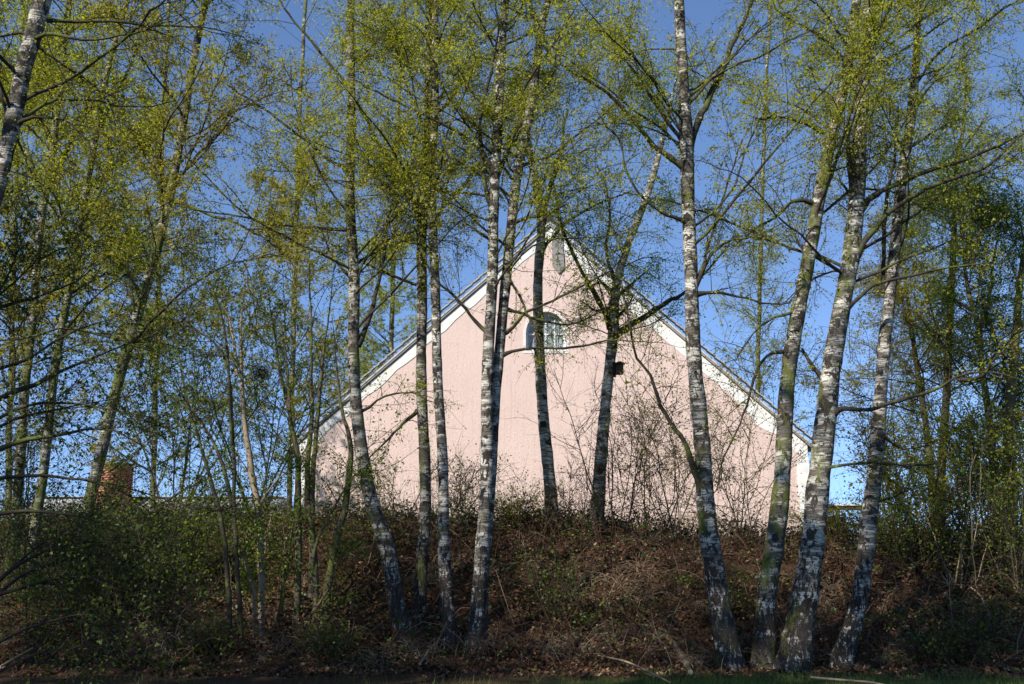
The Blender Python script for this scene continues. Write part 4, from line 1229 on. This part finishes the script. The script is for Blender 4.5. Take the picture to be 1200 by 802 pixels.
S = 'fallen sticks on the bank'
for lab, p, w, Y in [
    ('long thin pale stick curving down to the grass in the middle', [(700, 768), (735, 776), (765, 790), (785, 800)], (2, 2.5, 2.5, 2), 14.0),
    ('thin pale stick arching level over the cut logs', [(705, 736), (735, 732), (765, 734), (785, 742)], (2, 2, 2, 2), 14.5),
    ('pale grey stick lying at the bottom edge under the black footed birch', [(950, 794), (985, 797), (1020, 800), (1050, 806)], (3, 3, 3, 2), 13.2),
    ('whitish stick slanting down right on the right side of the bank', [(1135, 686), (1150, 700), (1160, 722)], (2.5, 2.5, 2), 15.8),
    ('short white stick slanting left of the large dark bush', [(1108, 695), (1116, 708)], (3, 2.5), 15.5),
    ('upright short white stick on the left slope', [(177, 698), (174, 718), (171, 740)], (3, 3, 3), 14.2),
    ('pale stick lying level left of the hazel clump', [(188, 742), (205, 735), (222, 731)], (2.5, 2.5, 2), 14.3),
    ('thin stick leaning at the lower left corner', [(0, 782), (20, 770), (38, 760)], (3, 3, 2.5), 11.5),
    ('thin pale stick standing left of the birch with the bent foot', [(412, 690), (410, 720), (408, 752)], (2, 2, 2.5), 14.6),
    ('greyish stick slanting right at the foot of the dark banded birch', [(520, 745), (505, 760), (492, 778)], (3, 3, 3), 14.2),
    ('short pale stick slanting down at the right edge', [(1186, 672), (1195, 678), (1204, 684)], (2.5, 2.5, 2), 15.8)]:
    stick(lab, p, w, Y, Y - .3, 'stem_pale', sides=5)
# starry dead plant on the right slope
c0 = at(1112, 685, 15.6)
st_root = empty('dead_plant', (c0[0], c0[1], float(ground(c0[0], c0[1]))), 'pale star shaped dead plant on the right slope', 'plant')
bb = np.array(st_root.location)
dirs = np.array([[math.cos(a) * rng.uniform(.6, 1), rng.uniform(-.5, .2), math.sin(a) * rng.uniform(.6, 1) + .3] for a in np.linspace(-.4, 3.6, 16)])
P = grow(np.tile(c0, (16, 1)), dirs, rng.uniform(.15, .38, 16), 5, .08, .03)
add_np('spikes', tubes(P, np.tile(np.linspace(.004, .0015, 5), (16, 1)), 3), M['stem_pale'], st_root, bb)
add_np('stem', tubes(np.linspace(bb, c0, 5)[None], np.full((1, 5), .006), 5), M['stem_pale'], st_root, bb)

# ------------------------------------------------------------------ bird box on the crest birch, twiggy nest in the dark shrub
bp = at(726, 433, 18.8)
bx = empty('bird_box', bp, 'small dark wooden bird box hanging on the right side of a crest birch', 'bird box')
bw, bh = .14, .20
Vb, Fb = box(0, 0, 0, bw, .15, bh); bevel_obj(pyobj('body', Vb, Fb, M['box_wood'], bx), .006)
V_ = [(-.11, -.11, bh / 2 + .003), (.11, -.11, bh / 2 + .003), (.11, .09, bh / 2 + .003), (-.11, .09, bh / 2 + .003), (0, -.11, bh / 2 + .045), (0, .09, bh / 2 + .045)]
pyobj('lid', V_, [(0, 3, 2, 1), (0, 4, 5, 3), (1, 2, 5, 4), (0, 1, 4), (3, 5, 2)], M['box_wood'], bx)
ring = [(.022 * math.cos(a), -.0765, .04 + .022 * math.sin(a)) for a in np.linspace(0, 2 * math.pi, 12, endpoint=False)]
pyobj('entrance_hole_shade', ring, [tuple(range(12))], M['dark'], bx)  # flat black disc painted for the shade inside the hole
Vb, Fb = box(-.10, .02, 0, .06, .03, .30); pyobj('mounting_strip', Vb, Fb, M['box_wood'], bx)

npnt = at(306, 437, 15.4)
nest = empty('bird_nest', npnt, 'dark ball of twigs lodged in the shrub branches left of the house', 'nest')
n = 260
dd = rand_dirs(n)
st = npnt + dd * rng.uniform(.03, .12, n)[:, None] * [1.1, 1, .75]
P = grow(st, np.cross(dd, rand_dirs(n)), rng.uniform(.08, .2, n), 5, .25, 0)
add_np('nest_twigs', tubes(P, np.full((n, 5), .0025), 3), M['bark_twig'], nest, npnt, 'stuff')

# ------------------------------------------------------------------ tall trees behind the viewer, whose shade falls on the bank
for k, (x, y, zt, rad) in enumerate([(-27, -3, 20.5, 3.4), (-21.5, -4, 21, 3.2), (-16.5, -2.5, 19.8, 3.0), (-12, -3.5, 20.5, 3.0), (-7, -2.8, 19.8, 2.9), (-2.5, -4, 19.5, 2.8)]):
    base = np.array([x, y, 0.0])
    root = empty('shade_tree', base, ['tall shade tree behind the viewer, furthest to the left', 'tallest of the shade trees behind the viewer', 'third shade tree from the left behind the viewer', 'middle shade tree of the row behind the viewer', 'second shade tree from the right behind the viewer', 'shade tree directly behind the viewer, rightmost of its row'][k], 'tree', 'tall trees standing behind the viewer')
    hs = np.linspace(-.1, zt - 1, 20)
    P = np.stack([x + .15 * np.sin(hs * .6 + k), y + .15 * np.cos(hs * .5 + k), hs], 1)
    add_np('trunk', tubes(P, np.linspace(.24, .04, 20), 10), M['bark_brown'], root, base, None, True)
    nl = 60
    zz = rng.uniform(5, zt - 1.5, nl)
    az = rng.uniform(0, 6.28, nl)
    st = np.stack([np.interp(zz, hs, P[:, 0]), np.interp(zz, hs, P[:, 1]), zz], 1)
    d = np.stack([np.cos(az), np.sin(az), rng.uniform(.2, .9, nl)], 1)
    LP = grow(st, d, rad * rng.uniform(.6, 1.1, nl), 9, .12, .05)
    add_np('branches', tubes(LP, np.tile(np.linspace(.04, .01, 9), (nl, 1)), 4), M['bark_brown'], root, base, 'stuff')
    c, t, idx, tt = sample_paths(LP, 50, .2, 1.0)
    c = c + rng.normal(0, .38, c.shape)
    add_np('foliage', kites(c, .30, .8), M['leaf_green'], root, base, 'stuff')
